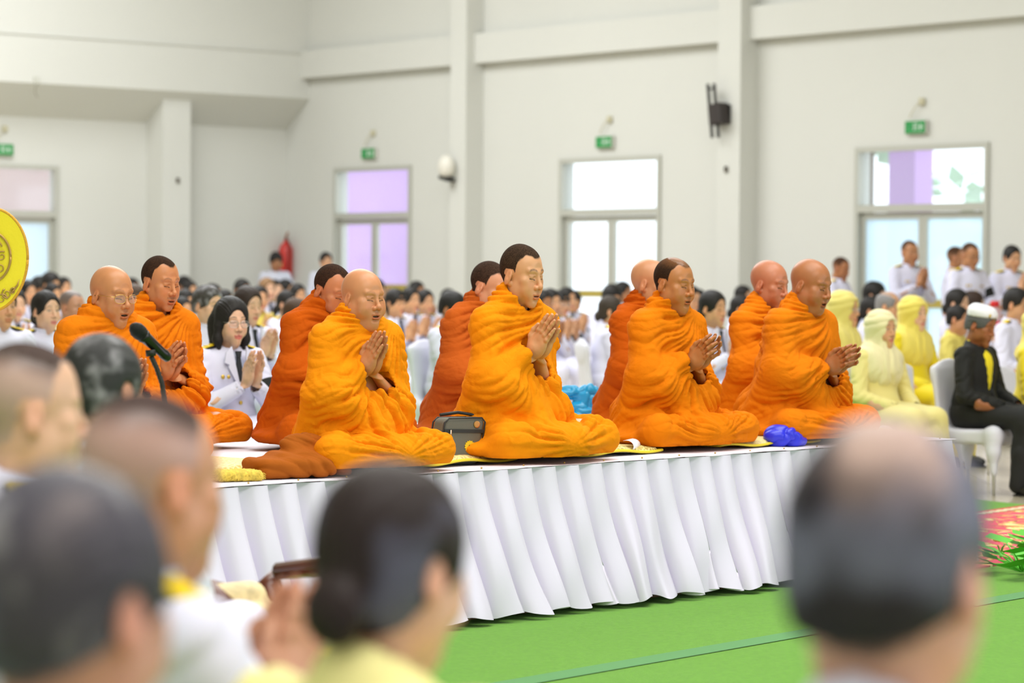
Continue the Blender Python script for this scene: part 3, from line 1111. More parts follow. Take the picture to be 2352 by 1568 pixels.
def glass_mat(name, tint, frost):
    if name in MATS:
        return MATS[name]
    m = bpy.data.materials.new(name)
    MATS[name] = m
    m.use_nodes = True
    nt = m.node_tree
    nt.nodes.clear()
    out = nt.nodes.new('ShaderNodeOutputMaterial')
    t = nt.nodes.new('ShaderNodeBsdfTransparent')
    t.inputs[0].default_value = tuple(tint) + (1,)
    d = nt.nodes.new('ShaderNodeBsdfTranslucent')
    d.inputs[0].default_value = tuple(tint) + (1,)
    g = nt.nodes.new('ShaderNodeBsdfGlossy')
    g.inputs['Roughness'].default_value = .05
    a = nt.nodes.new('ShaderNodeMixShader')
    a.inputs[0].default_value = frost
    b = nt.nodes.new('ShaderNodeMixShader')
    b.inputs[0].default_value = .04
    nt.links.new(t.outputs[0], a.inputs[1])
    nt.links.new(d.outputs[0], a.inputs[2])
    nt.links.new(a.outputs[0], b.inputs[1])
    nt.links.new(g.outputs[0], b.inputs[2])
    nt.links.new(b.outputs[0], out.inputs[0])
    return m


M_CLEAR = glass_mat('clear_glass', (.95, .98, 1), .06)
M_FROST = glass_mat('frosted_glass', (.80, .92, .97), .75)


def door(name, x0, x1, ztop, ztr, zrail, mw, leaf_mat, tr_mat):
    """double glazed door with a transom light; its own x,z plane"""
    root = bpy.data.objects.new(name, None)
    C.collection.objects.link(root)
    root.matrix_world = mw
    tag(root, kind='structure')
    f = MB()
    t = .055
    yc, dp = .03, .12
    f.box(((x0 + t / 2), yc, ztop / 2), (t, dp, ztop)).box((x1 - t / 2, yc, ztop / 2), (t, dp, ztop))
    f.box(((x0 + x1) / 2, yc, ztop - t / 2), (x1 - x0 - 2 * t, dp, t)).box(((x0 + x1) / 2, yc, ztr), (x1 - x0 - 2 * t, dp, .08))
    f.build('door_frame', M_ALU, root)
    MB().box(((x0 + x1) / 2, .05, (ztop - t + ztr + .04) / 2), (x1 - x0 - 2 * t, .008, ztop - t - ztr - .04)).build('transom_pane', tr_mat, root)
    xm = (x0 + x1) / 2
    for a, b in ((x0 + t, xm), (xm, x1 - t)):
        l = MB()
        s_ = .06
        z1 = ztr - .045
        l.box((a + s_ / 2 + .003, .05, z1 / 2), (s_, .045, z1)).box((b - s_ / 2 - .003, .05, z1 / 2), (s_, .045, z1))
        l.box(((a + b) / 2, .05, z1 - .035), (b - a - 2 * s_, .045, .07)).box(((a + b) / 2, .05, .09), (b - a - 2 * s_, .045, .18))
        lo = l.build('door_leaf', M_ALU, root)
        MB().box(((a + b) / 2, .05, zrail), (b - a - 2 * s_, .06, .085)).build('push_rail', M_GOLD, lo)
        MB().box(((a + b) / 2, .05, (zrail + .0425 + z1 - .07) / 2), (b - a - 2 * s_, .008, z1 - .07 - zrail - .0425)).build('pane', leaf_mat, lo)
        MB().box(((a + b) / 2, .05, (.18 + zrail - .0425) / 2), (b - a - 2 * s_, .008, zrail - .0425 - .18)).build('pane', leaf_mat, lo)
    return root


def build_room():
    mw1 = R3(W0, -D1, N1)                     # x = -a : runs to the right along the long wall
    X = lambda px: -wall_a(px)
    doors = []
    for (pl, pr, yt, ytr, yr) in ((767, 944, 383, 495, 660), (1284, 1516, 361, 487, 675), (1963, 2269, 333, 477, 697)):
        pm = (pl + pr) / 2
        doors.append((X(pl), X(pr), wall_z(pm, yt), wall_z(pm, ytr), wall_z(pm, yr)))
    zt = np.mean([d[2] for d in doors])
    ztr = np.mean([d[3] for d in doors])
    zr = np.mean([d[4] for d in doors])
    panel('wall_right', -AC, 30, 0, WALLH, [(d[0], d[1], 0, d[2]) for d in doors], mw1)
    for i, d in enumerate(doors):
        door('door_%d' % (i + 1), d[0], d[1], d[2], d[3], d[4], mw1, M_FROST if i == 2 else M_CLEAR, M_CLEAR)
    # beams and columns on the long wall
    b = MB()
    zb0, zb1 = wall_z(860, 169), wall_z(860, 105)
    b.box(((-AC + .02 + X(2800)) / 2, -.075, (zb0 + zb1) / 2), (X(2800) + AC - .04, .15, zb1 - zb0))
    o = b.build('trim_1', M_WALL)
    o.matrix_world = mw1
    tag(o, kind='structure')
    for k, (pl, pr) in enumerate(((1070, 1106), (1684, 1736))):
        b = MB().box(((X(pl) + X(pr)) / 2, -.14, WALLH / 2), (X(pr) - X(pl), .28, WALLH))
        o = b.build('trim_%d' % (k + 2), M_WALL)
        o.matrix_world = mw1
        tag(o, kind='structure')
    # left wall: x runs from the far corner towards the left, so mirror: x = -b
    mw2 = R3(CORN, -N1, -D1)
    XB = lambda px: -side_b(px)
    d4 = (XB(-80), XB(132), side_z(60, 379), side_z(60, 491), side_z(60, 705))
    panel('wall_left', -32, 0, 0, WALLH, [(d4[0], d4[1], 0, d4[2])], mw2)
    door('door_4', d4[0], d4[1], d4[2], d4[3], d4[4], mw2, M_FROST, M_CLEAR)
    zl, zh = side_z(340, 214), side_z(340, 283)
    dep = .55
    b = MB()
    b.add([(-32, -dep, WALLH), (0, -dep, WALLH), (0, -dep, zl), (-32, -dep, zl), (-32, .0, zh), (0, .0, zh)], [(0, 3, 2, 1), (3, 4, 5, 2)])
    o = b.build('trim_4', M_WALL)
    o.matrix_world = mw2
    tag(o, kind='structure')
    x0, x1 = XB(334), XB(397)
    o = MB().box(((x0 + x1) / 2, -.20, zl / 2 + .1), (x1 - x0, .42, zl + .2)).build('trim_5', M_WALL)
    o.matrix_world = mw2
    tag(o, kind='structure')
    zg = side_z(180, 97)
    o = MB().box((-16, -dep - .01, zg), (31.9, .02, .02)).build('trim_6', M_WALL)
    o.matrix_world = mw2
    tag(o, kind='structure')
    # the sides of the hall behind the camera, ceiling, floor
    A0, B1 = 27.0, 27.0
    q = [CORN, W0 - D1 * A0, W0 - D1 * A0 + N1 * B1, CORN + N1 * B1]
    for nm, a, c in (('wall_back', q[1], q[2]), ('wall_front', q[2], q[3])):
        o = MB().add([(a[0], a[1], 0), (c[0], c[1], 0), (c[0], c[1], WALLH), (a[0], a[1], WALLH)], [(0, 1, 2, 3)]).build(nm, M_WALL)
        tag(o, kind='structure')
    o = MB().add([(p[0], p[1], WALLH) for p in q], [(0, 1, 2, 3)]).build('ceiling', M_WALL)
    tag(o, kind='structure')
    fm = mat('beige_floor_tile', S(214, 204, 178), rough=.16, spec=.5)
    nt = fm.node_tree
    tc = nt.nodes.new('ShaderNodeTexCoord')
    br = nt.nodes.new('ShaderNodeTexBrick')
    br.offset = 0
    br.inputs['Color1'].default_value = S(216, 206, 182) + (1,)
    br.inputs['Color2'].default_value = S(206, 196, 170) + (1,)
    br.inputs['Mortar'].default_value = S(170, 160, 140) + (1,)
    br.inputs['Scale'].default_value = 1
    br.inputs['Brick Width'].default_value = .6
    br.inputs['Row Height'].default_value = .6
    br.inputs['Mortar Size'].default_value = .004
    nt.links.new(tc.outputs['Object'], br.inputs['Vector'])
    nt.links.new(br.outputs['Color'], nt.nodes['Principled BSDF'].inputs['Base Color'])
    o = MB().add([(p[0], p[1], 0) for p in q], [(0, 1, 2, 3)]).build('floor', fm)
    tag(o, kind='structure')
    # outside, seen through the glazing
    lil = mat('lilac_outdoor_paint', S(206, 168, 226), rough=.8, var=.04, vscale=.8)
    pale = mat('pale_outdoor_paint', S(232, 222, 240), rough=.8)

    def outdoor(name, x, y, z, d, m, mw, label, cat):
        o = MB().box((x, y, z), d).build(name, m)
        o.matrix_world = mw
        return tag(o, label, cat, kind='structure')
    outdoor('outdoor_wall', (doors[0][0] + doors[0][1]) / 2 - 2.9, 2.2, 2.0, (3.2, .2, 4.0), lil, mw1, 'lilac painted wall outside the farthest door', 'wall')
    xm = doors[2][0] + (doors[2][1] - doors[2][0]) * .33
    outdoor('outdoor_column', xm - 1.02, 1.3, 2.0, (.40, .3, 4.0), lil, mw1, 'lilac painted porch column outside the right door', 'column')
    outdoor('outdoor_ground', 5, 6.5, -.06, (60, 12, .1), mat('outdoor_paving', S(200, 198, 190), rough=.9), mw1, None, None)
    leaf = mat('sunlit_leaves', S(206, 230, 208), rough=.7, var=.12, vscale=5)
    rng = random.Random(4)
    for k, (x, y, zz, r) in enumerate(((doors[2][0] - 4.0, 4.4, 3.4, .6), (doors[2][1] - 4.6, 4.6, 1.9, 1.0), (doors[2][1] - 2.7, 4.2, 3.2, .5))):
        t = MB()
        for _ in range(120):
            u = np.array([rng.gauss(0, 1), rng.gauss(0, 1), rng.gauss(0, .8)])
            u = u / np.linalg.norm(u) * r * rng.random() ** .4
            a = rng.random() * 6.28
            v = np.array([math.cos(a), math.sin(a), rng.uniform(-.5, .5)]) * .16
            w_ = np.cross(v, (rng.gauss(0, 1), rng.gauss(0, 1), 1)) * .5
            p = u + (0, 0, zz)
            t.add([p - v, p + w_, p + v, p - w_], [(0, 1, 2, 3)])
        tr = MB().tube([(0, 0, 0), (.05, 0, zz)], [.1, .06], 8)
        root = thing('tree', ['green tree outside, left part of the right door glass', 'green bush outside, low in the right door glass', 'green tree outside, right edge of the right door glass'][k], 'tree')
        t.build('foliage', leaf, root)
        tr.build('trunk', mat('bark', S(110, 90, 70), rough=.9), root)
        root.matrix_world = mw1 @ Matrix.Translation((x, y, 0))
    # pinkish passage behind the left door
    pk = mat('pink_passage_paint', S(214, 190, 186), rough=.8)
    xr = d4[1]
    p = panel('wall_passage', d4[0] - 4, xr + 2, 0, 4.2, [(xr - .95, xr - .62, 1.9, 2.62), (xr - .53, xr + .4, 1.9, 2.62)], mw2 @ Matrix.Translation((0, 2.6, 0)), .15, pk)
    o = MB().box((xr - .3, 2.4, 2.95), (1.5, .12, .05)).build('passage_lamp', mat('tube_lamp', S(250, 244, 200), emit=1.2))
    o.matrix_world = mw2
    tag(o, 'lit tube lamp in the passage behind the left door', 'lamp')

    # ---- fittings on the walls
    green = mat('exit_sign_green', S(10, 140, 62), rough=.5, emit=.12)
    wht = mat('sign_white', S(220, 232, 222), rough=.5)
    cas = mat('sign_case', S(205, 205, 195), rough=.5)
    cable = mat('cream_cable', S(200, 194, 165), rough=.6)

    def exit_sign(mw, x, z, label, wd=.40, hh=.2):
        r = thing('exit_sign', label, 'sign', group='green exit signs above the doors')
        MB().box((0, -.03, 0), (wd, .05, hh), bev=.006).build('case', cas, r)
        MB().box((0, -.058, 0), (wd - .02, .008, hh - .02)).build('sign_face', green, r)
        k = hh / .2
        g = MB()
        # running figure in a doorway, arrow, small lettering strokes
        y0 = -.0635
        for (ax, az, bx, bz, t) in ((-.02, .055, -.02, -.055, .010), (.045, .055, .045, -.055, .010), (-.02, .055, .045, .055, .010)):
            g.box(((ax + bx) / 2 * k, y0, (az + bz) / 2 * k), (max(abs(bx - ax), t) * k, .003, max(abs(bz - az), t) * k))
        g.ball((.012 * k, y0, .036 * k), (.009 * k, .002, .009 * k), 8)
        g.tube([(.012 * k, y0, .022 * k), (.006 * k, y0, -.008 * k), (-.006 * k, y0, -.04 * k)], .006 * k, 6)
        g.tube([(.006 * k, y0, -.008 * k), (.026 * k, y0, -.018 * k), (.024 * k, y0, -.042 * k)], .005 * k, 6)
        g.tube([(-.008 * k, y0, .004 * k), (.010 * k, y0, .018 * k), (.030 * k, y0, .006 * k)], .004 * k, 6)
        g.build('running_figure', wht, r)
        a = MB().prism([(.105 * k, -.05 * k), (.125 * k, -.05 * k), (.125 * k, -.01 * k), (.15 * k, -.01 * k), (.115 * k, .05 * k), (.08 * k, -.01 * k), (.105 * k, -.01 * k)], y0 - .002, y0 + .002)
        a.build('arrow', wht, r)
        l = MB()
        for q in range(6):
            xx = (-.165 + .021 * q) * k
            l.box((xx, y0, .022 * k), (.004 * k, .003, .036 * k)).box((xx + .006 * k, y0, (.038 if q % 2 else .006) * k), (.012 * k, .003, .005 * k))
        l.box((-.11 * k, y0, -.035 * k), (.09 * k, .003, .012 * k))
        l.build('lettering', mat('sign_letter', S(120, 190, 140), rough=.5), r)
        r.matrix_world = mw @ Matrix.Translation((x, 0, z))
        c = thing('cable_outlet', label.replace('green exit sign', 'cream cable outlet over the sign'), 'outlet', group='cable outlets over the exit signs')
        MB().box((.06, -.02, .27), (.08, .04, .08), bev=.01).build('outlet_box', cable, c)
        MB().tube([(.05, -.045, .26), (-.0, -.05, .22), (-.06, -.05, .15), (-.09, -.045, .105)], .006, 6).build('cable', cable, c)
        c.matrix_world = mw @ Matrix.Translation((x, 0, z))
    for i, (px, py, l) in enumerate(((850, 353, 'green exit sign above the lilac farthest door'), (1391, 327, 'green exit sign above the bright middle door'), (2105, 293, 'green exit sign above the right door'))):
        exit_sign(mw1, X(px), wall_z(px, py), l, .30, .15)
    exit_sign(mw2, XB(-2), side_z(0, 344), 'green exit sign above the left door', .34, .16)
    # round white lamp with a black base on the column
    r = thing('wall_lamp', 'round white lamp with black underside on the left column', 'lamp')
    MB().ball((0, -.1, 0), (.125, .1, .15), 18).build('shade', mat('lamp_white', S(232, 228, 216), rough=.4), r, True)
    MB().box((0, -.09, -.15), (.20, .14, .05), rot(0, .22, 0), bev=.012).build('base', mat('black_plastic', S(28, 28, 24), rough=.5), r)
    MB().box((.03, -.02, -.05), (.07, .06, .2)).build('bracket', cas, r)
    r.matrix_world = mw1 @ Matrix.Translation((X(1076), -.28, wall_z(1076, 385)))
    # speaker bracket on the right column
    blk = mat('black_plastic', S(28, 28, 24), rough=.5)
    r = thing('screen_bracket', 'black tilted screen bracket on the right column', 'bracket')
    RR = rot(0, -.13, 0)
    for q in (-.05, .05):
        MB().box(np.array((q - .06, -.12, .02)), (.025, .03, .62), RR).build('rail', blk, r)
    MB().box((-.08, -.12, .27), (.12, .02, .02), RR).build('cross_bar', blk, r)
    MB().box((.0, -.09, -.02), (.20, .16, .24), RR, bev=.015).build('mount_box', mat('dark_mount', S(48, 40, 38), rough=.5), r)
    MB().box((.06, -.015, -.02), (.10, .03, .22)).build('wall_plate', blk, r)
    r.matrix_world = mw1 @ Matrix.Translation((X(1700), -.28, wall_z(1700, 262)))
    for (px, py, mw, xx, zz, dy, lab) in ((1707, 391, mw1, X(1707), wall_z(1707, 391), -.28, 'small dark sensor on the right column under the bracket'), (367, 416, mw2, XB(367), side_z(367, 416), -.41, 'small dark sensor on the left wall column')):
        r = thing('wall_sensor', lab, 'sensor')
        MB().box((0, -.015, 0), (.04, .03, .07), bev=.006).build('case', mat('sensor_brown', S(80, 66, 48), rough=.5), r)
        MB().box((0, -.034, .012), (.022, .012, .022)).build('lens_cover', blk, r)
        r.matrix_world = mw @ Matrix.Translation((xx, dy, zz))
    r = thing('beam_outlet', 'grey outlet with a loose wire on the left beam', 'outlet')
    MB().box((0, -.015, 0), (.075, .03, .09)).build('outlet_box', cas, r)
    MB().tube([(.02, -.035, -.04), (-.04, -.05, -.09), (-.05, -.06, -.15), (-.035, -.06, -.2), (-.005, -.06, -.22)], .004, 6).build('loose_wire', mat('wire_grey', S(120, 112, 95)), r)
    r.matrix_world = mw2 @ Matrix.Translation((XB(31), -dep, side_z(31, 190)))
    r = thing('pipe_stub', 'small white pipe end in the far wall corner', 'pipe')
    MB().box((.0, -.06, 0), (.1, .12, .07), bev=.02).build('pipe_end', M_WALL, r)
    r.matrix_world = mw1 @ Matrix.Translation((X(662), -.15, wall_z(655, 175)))
    # fire extinguisher
    r = thing('fire_extinguisher', 'red fire extinguisher hanging near the far corner', 'extinguisher')
    red = mat('extinguisher_red', S(205, 52, 44), rough=.35)
    MB().lathe([(.085, 0), (.095, .02), (.095, .42), (.07, .49), (.03, .52), (.03, .55)], 18).build('cylinder', red, r, True)
    MB().tube([(0, 0, .55), (.01, 0, .60), (.05, 0, .66)], [.022, .02, .014], 8).build('valve', mat('valve_copper', S(150, 96, 70), rough=.4, metal=.5), r, True)
    MB().tube([(.0, 0, .58), (.10, -.02, .52), (.115, -.04, .3), (.10, -.05, .08)], .012, 8).build('hose', mat('hose_dark', S(120, 40, 34)), r, True)
    MB().box((-.01, -.094, .26), (.10, .01, .16)).build('sticker', mat('sticker_pale', S(214, 210, 130), rough=.5), r)
    r.matrix_world = mw1 @ Matrix.Translation((X(664) + .05, -.10, wall_z(663, 643)))
    return doors, mw1, mw2


build_room()

# ------------------------------------------------------------------ stage, carpets and the things on them
SZ = 0.555
EA, EB = on_z(520, 1119, SZ)[:2], on_z(1864, 1031, SZ)[:2]
EU = (EB - EA) / np.linalg.norm(EB - EA)            # along the front edge, to the right
EN = np.array([EU[1], -EU[0]])                      # out of the front edge
EX0 = -1.7                                          # the stage begins left of the picture
ELEN = 4.3
SDEEP = 2.5


def stage_pt(u, v, z=SZ):
    p = EA + EU * u - EN * v
    return np.array([p[0], p[1], z])


def build_stage():
    turf = mat('green_turf', S(114, 178, 46), rough=.9, spec=.1, var=.10, vscale=60, bump=1.0, bscale=700, sheen=.2)
    e1, e2 = on_z(2150, 1141, 0), on_z(2352, 1160, 0)
    dv = (e2 - e1) / np.linalg.norm(e2 - e1)
    a, b = e1 - dv * 6, e2 + dv * 4
    o = MB().add([a + (0, 0, .006), b + (0, 0, .006), (b[0] - 1.5, .8, .006), (-6, .8, .006)], [(0, 3, 2, 1)]).build('turf_carpet', turf)
    tag(o, 'bright green turf carpet covering the floor before the stage', 'carpet')
    # tape
    p0, p1 = on_z(1120, 1585, 0), on_z(2420, 1358, 0)
    d = (p1 - p0) / np.linalg.norm(p1 - p0)
    n = np.array([-d[1], d[0], 0])
    o = MB().add([p0 - d * 3 - n * .055 + (0, 0, .009), p1 + d * 2 - n * .055 + (0, 0, .009), p1 + d * 2 + n * .055 + (0, 0, .009), p0 - d * 3 + n * .055 + (0, 0, .009)], [(0, 1, 2, 3)]).build('floor_tape', mat('grey_green_tape', S(104, 152, 102), rough=.95, spec=.05))
    tag(o, 'grey tape strip stuck across the green turf', 'tape')
    # red carpet with gold flowers
    m = mat('red_gold_carpet', S(226, 92, 112), rough=.85, spec=.1)
    nt = m.node_tree
    tc = nt.nodes.new('ShaderNodeTexCoord')
    vo = nt.nodes.new('ShaderNodeTexNoise')
    vo.inputs['Scale'].default_value = 5.5
    vo.inputs['Detail'].default_value = 3
    vo.inputs['Distortion'].default_value = 2.2
    r1 = nt.nodes.new('ShaderNodeValToRGB')
    r1.color_ramp.interpolation = 'CONSTANT'
    r1.color_ramp.elements[0].color = S(226, 90, 112) + (1,)
    r1.color_ramp.elements[1].position = .56
    r1.color_ramp.elements[1].color = S(226, 196, 96) + (1,)
    e = r1.color_ramp.elements.new(.535)
    e.color = S(120, 96, 60) + (1,)
    e = r1.color_ramp.elements.new(.62)
    e.color = S(246, 230, 170) + (1,)
    nt.links.new(tc.outputs['Object'], vo.inputs['Vector'])
    nt.links.new(vo.outputs['Fac'], r1.inputs['Fac'])
    nt.links.new(r1.outputs['Color'], nt.nodes['Principled BSDF'].inputs['Base Color'])
    c0, c1, c2, c3 = on_z(2222, 1184, 0), on_z(2600, 1132, 0), on_z(2640, 1250, 0), on_z(2225, 1312, 0)
    root = thing('carpet', 'pink red carpet with gold flowers lying on the turf', 'carpet')
    z = np.array((0, 0, .014))
    up = np.array((0, 0, .006))
    MB().add([c0 + up, c1 + up, c2 + up, c3 + up, c0 + z, c1 + z, c2 + z, c3 + z], [(7, 6, 5, 4), (0, 1, 5, 4), (3, 0, 4, 7), (1, 2, 6, 5), (2, 3, 7, 6)]).build('pile', m, root)
    q = np.array((0, 0, .016))
    dd = (c3 - c0) / np.linalg.norm(c3 - c0) * .16
    MB().add([c0 + q, c1 + q, c1 + dd + q, c0 + dd + q], [(3, 2, 1, 0)]).build('border', mat('carpet_border', S(206, 74, 72), rough=.85), root)
    bd = MB()
    for k in range(24):
        p = c0 + (c1 - c0) * (k + .5) / 24 + dd * 1.15 + (0, 0, .017)
        bd.ball(p, (.035, .035, .004), 8)
    bd.build('dotted_edge', mat('carpet_cream', S(236, 220, 180), rough=.85), root)
    # platform
    MBp = MB()
    RS = np.array([[EU[0], -EN[0], 0], [EU[1], -EN[1], 0], [0, 0, 1]])
    c = stage_pt((EX0 + ELEN) / 2, SDEEP / 2 + .02, SZ / 2 - .01)
    st = MBp.box(c, (ELEN - EX0 - .04, SDEEP - .04, SZ - .025), RS).build('stage_platform', mat('stage_wood', S(150, 120, 90), rough=.7))
    tag(st, 'low platform under the white cloth that carries the monks', 'platform')
    # cloth on top and pleated satin skirt
    root = thing('stage_cloth', 'white cloth with pleated satin skirt covering the low stage', 'cloth')
    satin = mat('white_satin', S(234, 224, 250), rough=.30, spec=.6, sheen=.1, bump=.06, bscale=30)
    linen = mat('white_stage_linen', S(226, 222, 234), rough=.7, bump=.5, bscale=14)
    nu, nv = 130, 40
    V, F = [], []
    for i in range(nu + 1):
        for j in range(nv + 1):
            V.append(stage_pt(EX0 + (ELEN + .03 - EX0) * i / nu, -.034 + (SDEEP + .034) * j / nv))
    V = np.array(V)
    V[:, 2] += .0045 + .003 * vnoise(V * np.array([5, 5, 0]) + 3, 3, 3)
    for i in range(nu):
        for j in range(nv):
            q_ = i * (nv + 1) + j
            F.append((q_, q_ + nv + 1, q_ + nv + 2, q_ + 1))
    link('top_cloth', V, np.array(F)[:, ::-1] if (np.cross(V[nv + 1] - V[0], V[1] - V[0])[2] < 0) else np.array(F), linen, root)

    def skirt(u0, u1, frm, nme, seed):
        per = .132
        n = int((u1 - u0) / per)
        per = (u1 - u0) / n
        m_, kz = 22, 30
        rng = np.random.RandomState(seed)
        ofs = rng.uniform(-.18, .18, n + 2)
        amp = rng.uniform(.8, 1.25, n + 2)
        lean = rng.uniform(.0, .07, n + 2)
        V, F = [], []
        for i in range(n * m_ + 1):
            p, t = divmod(i, m_)
            t /= m_
            for k in range(kz + 1):
                s_ = k / kz
                # lit face rises slowly to the crest, then folds back under itself
                a = t + ofs[p] * s_ * math.sin(math.pi * t)
                fl = .030 + .075 * s_ ** 1.1 * amp[p]
                crest = .66
                o = fl * (sstep(0, crest, np.array(a)) - sstep(crest, 1.0, np.array(a)) * 1.0)
                o += .010 * s_ * math.sin(7 * s_ + p * 2.1 + 6 * t) * math.sin(math.pi * t)
                fold = per * (.20 + .32 * s_) * math.exp(-((t - .70) / .12) ** 2)
                u = u0 + (p + t) * per + fold + (lean[p] * (1 - t) + lean[p + 1] * t) * s_ ** 2
                z = SZ + .004 - s_ * (SZ - .018 - .018 * math.sin(p * 1.7 + t * 5) ** 2)
                V.append(frm(u, -.006 - float(o) - .05 * s_ ** 1.5, z))
        n_ = kz + 1
        for i in range(n * m_):
            for k in range(kz):
                q_ = i * n_ + k
                F.append((q_, q_ + 1, q_ + n_ + 1, q_ + n_))
        V = relax(np.array(V), np.array(F), 1, .3)
        return link(nme, V, np.array(F), satin, root)
    skirt(EX0, ELEN, lambda u, v, z: stage_pt(u, v, z), 'skirt', 5)
    skirt(0, SDEEP, lambda u, v, z: stage_pt(ELEN - v, SDEEP - u if False else u, z), 'skirt', 6)
    pins = MB()
    for k in range(26):
        pins.ball(stage_pt(EX0 + .2 + (ELEN - EX0) * k / 26, .018, SZ + .008), .004, 6)
    pins.build('pins', mat('pin_gold', S(190, 160, 90), rough=.4, metal=.6), root)


def mat_cushion(label, u, v, wd, dp, col, rz=0, fur=False, wav=.006):
    """flat brocade seat mat with a yellow piped edge"""
    root = thing('seat_mat', label, 'mat', stage_pt(u, v, SZ + .011), math.atan2(EU[1], EU[0]) + rz, 'seat mats under the monks')
    n = 34
    V, F = [], []
    for i in range(n + 1):
        for j in range(n + 1):
            x, y = (i / n - .5) * wd, (j / n - .5) * dp
            e = min(i, n - i, j, n - j)
            V.append((x, y, .024 * (1 - math.exp(-e * 1.1)) + wav * math.sin(x * 17) * (1 if e < 3 else .3) + wav))
    for i in range(n):
        for j in range(n):
            q = i * (n + 1) + j
            F.append((q, q + n + 1, q + n + 2, q + 1))
    m = mat('gold_brocade' + str(col), S(*col), rough=.5, spec=.4, bump=.6, bscale=70)
    nt = m.node_tree
    if 'w' not in [x.name for x in nt.nodes]:
        tc = nt.nodes.new('ShaderNodeTexCoord')
        wv = nt.nodes.new('ShaderNodeTexVoronoi')
        wv.name = 'w'
        wv.feature = 'DISTANCE_TO_EDGE'
        wv.inputs['Scale'].default_value = 46
        rr = nt.nodes.new('ShaderNodeValToRGB')
        rr.color_ramp.elements[0].position, rr.color_ramp.elements[1].position = .05, .16
        rr.color_ramp.elements[0].color = tuple(c * 1.0 for c in S(236, 220, 150)) + (1,)
        rr.color_ramp.elements[1].color = S(*col) + (1,)
        nt.links.new(tc.outputs['Object'], wv.inputs['Vector'])
        nt.links.new(wv.outputs['Distance'], rr.inputs['Fac'])
        nt.links.new(rr.outputs['Color'], nt.nodes['Principled BSDF'].inputs['Base Color'])
    link('pad', V, np.array(F), m, root)
    k = [0, n, (n + 1) * (n + 1) - 1, (n + 1) * n]
    ring = [V[j] for j in range(0, n + 1)] + [V[i * (n + 1) + n] for i in range(1, n + 1)] + [V[n * (n + 1) + j] for j in range(n - 1, -1, -1)] + [V[i * (n + 1)] for i in range(n - 1, -1, -1)]
    MB().tube([np.array(p) + (0, 0, .004) for p in ring], .0055, 6).build('piping', mat('yellow_piping', S(228, 208, 40), rough=.6), root, True)
    return root


def cloth_bundle(name, label, cat, loc, rz, r, m, seed, amp=.012, h=.006, blobs=(), freq=9, knot=None):
    """crumpled soft bag: blended lumps with folds"""
    s = Solid((-r[0] * 1.9, -r[1] * 1.9, -.01), (r[0] * 1.9, r[1] * 1.9, r[2] * 2.6), h)
    s.ell((0, 0, r[2] * .62), (r[0], r[1], r[2] * .75))
    for c, q in blobs:
        s.ell(c, q, .03)
    s.half((0, 0, -1), -.001)
    V, F = s.skin()
    N = normals(V, F)
    n1 = vnoise(V * 7, seed, 2)
    n2 = vnoise(V * 16, seed + 1, 2)
    d = amp * ridge((V[:, 0] * .8 + V[:, 2] * 1.3 + V[:, 1] * .3) * freq + n1 * .9) * (.6 + .6 * n2) + amp * .6 * ridge((V[:, 0] * 1.2 - V[:, 2]) * freq * 1.3 + n2 * .8 + 2)
    V = relax(V + N * d[:, None], F, 1, .3)
    V[:, 2] = np.maximum(V[:, 2], .001)
    root = thing(name, label, cat, loc, rz)
    link('cloth', V, F, m, root)
    return root


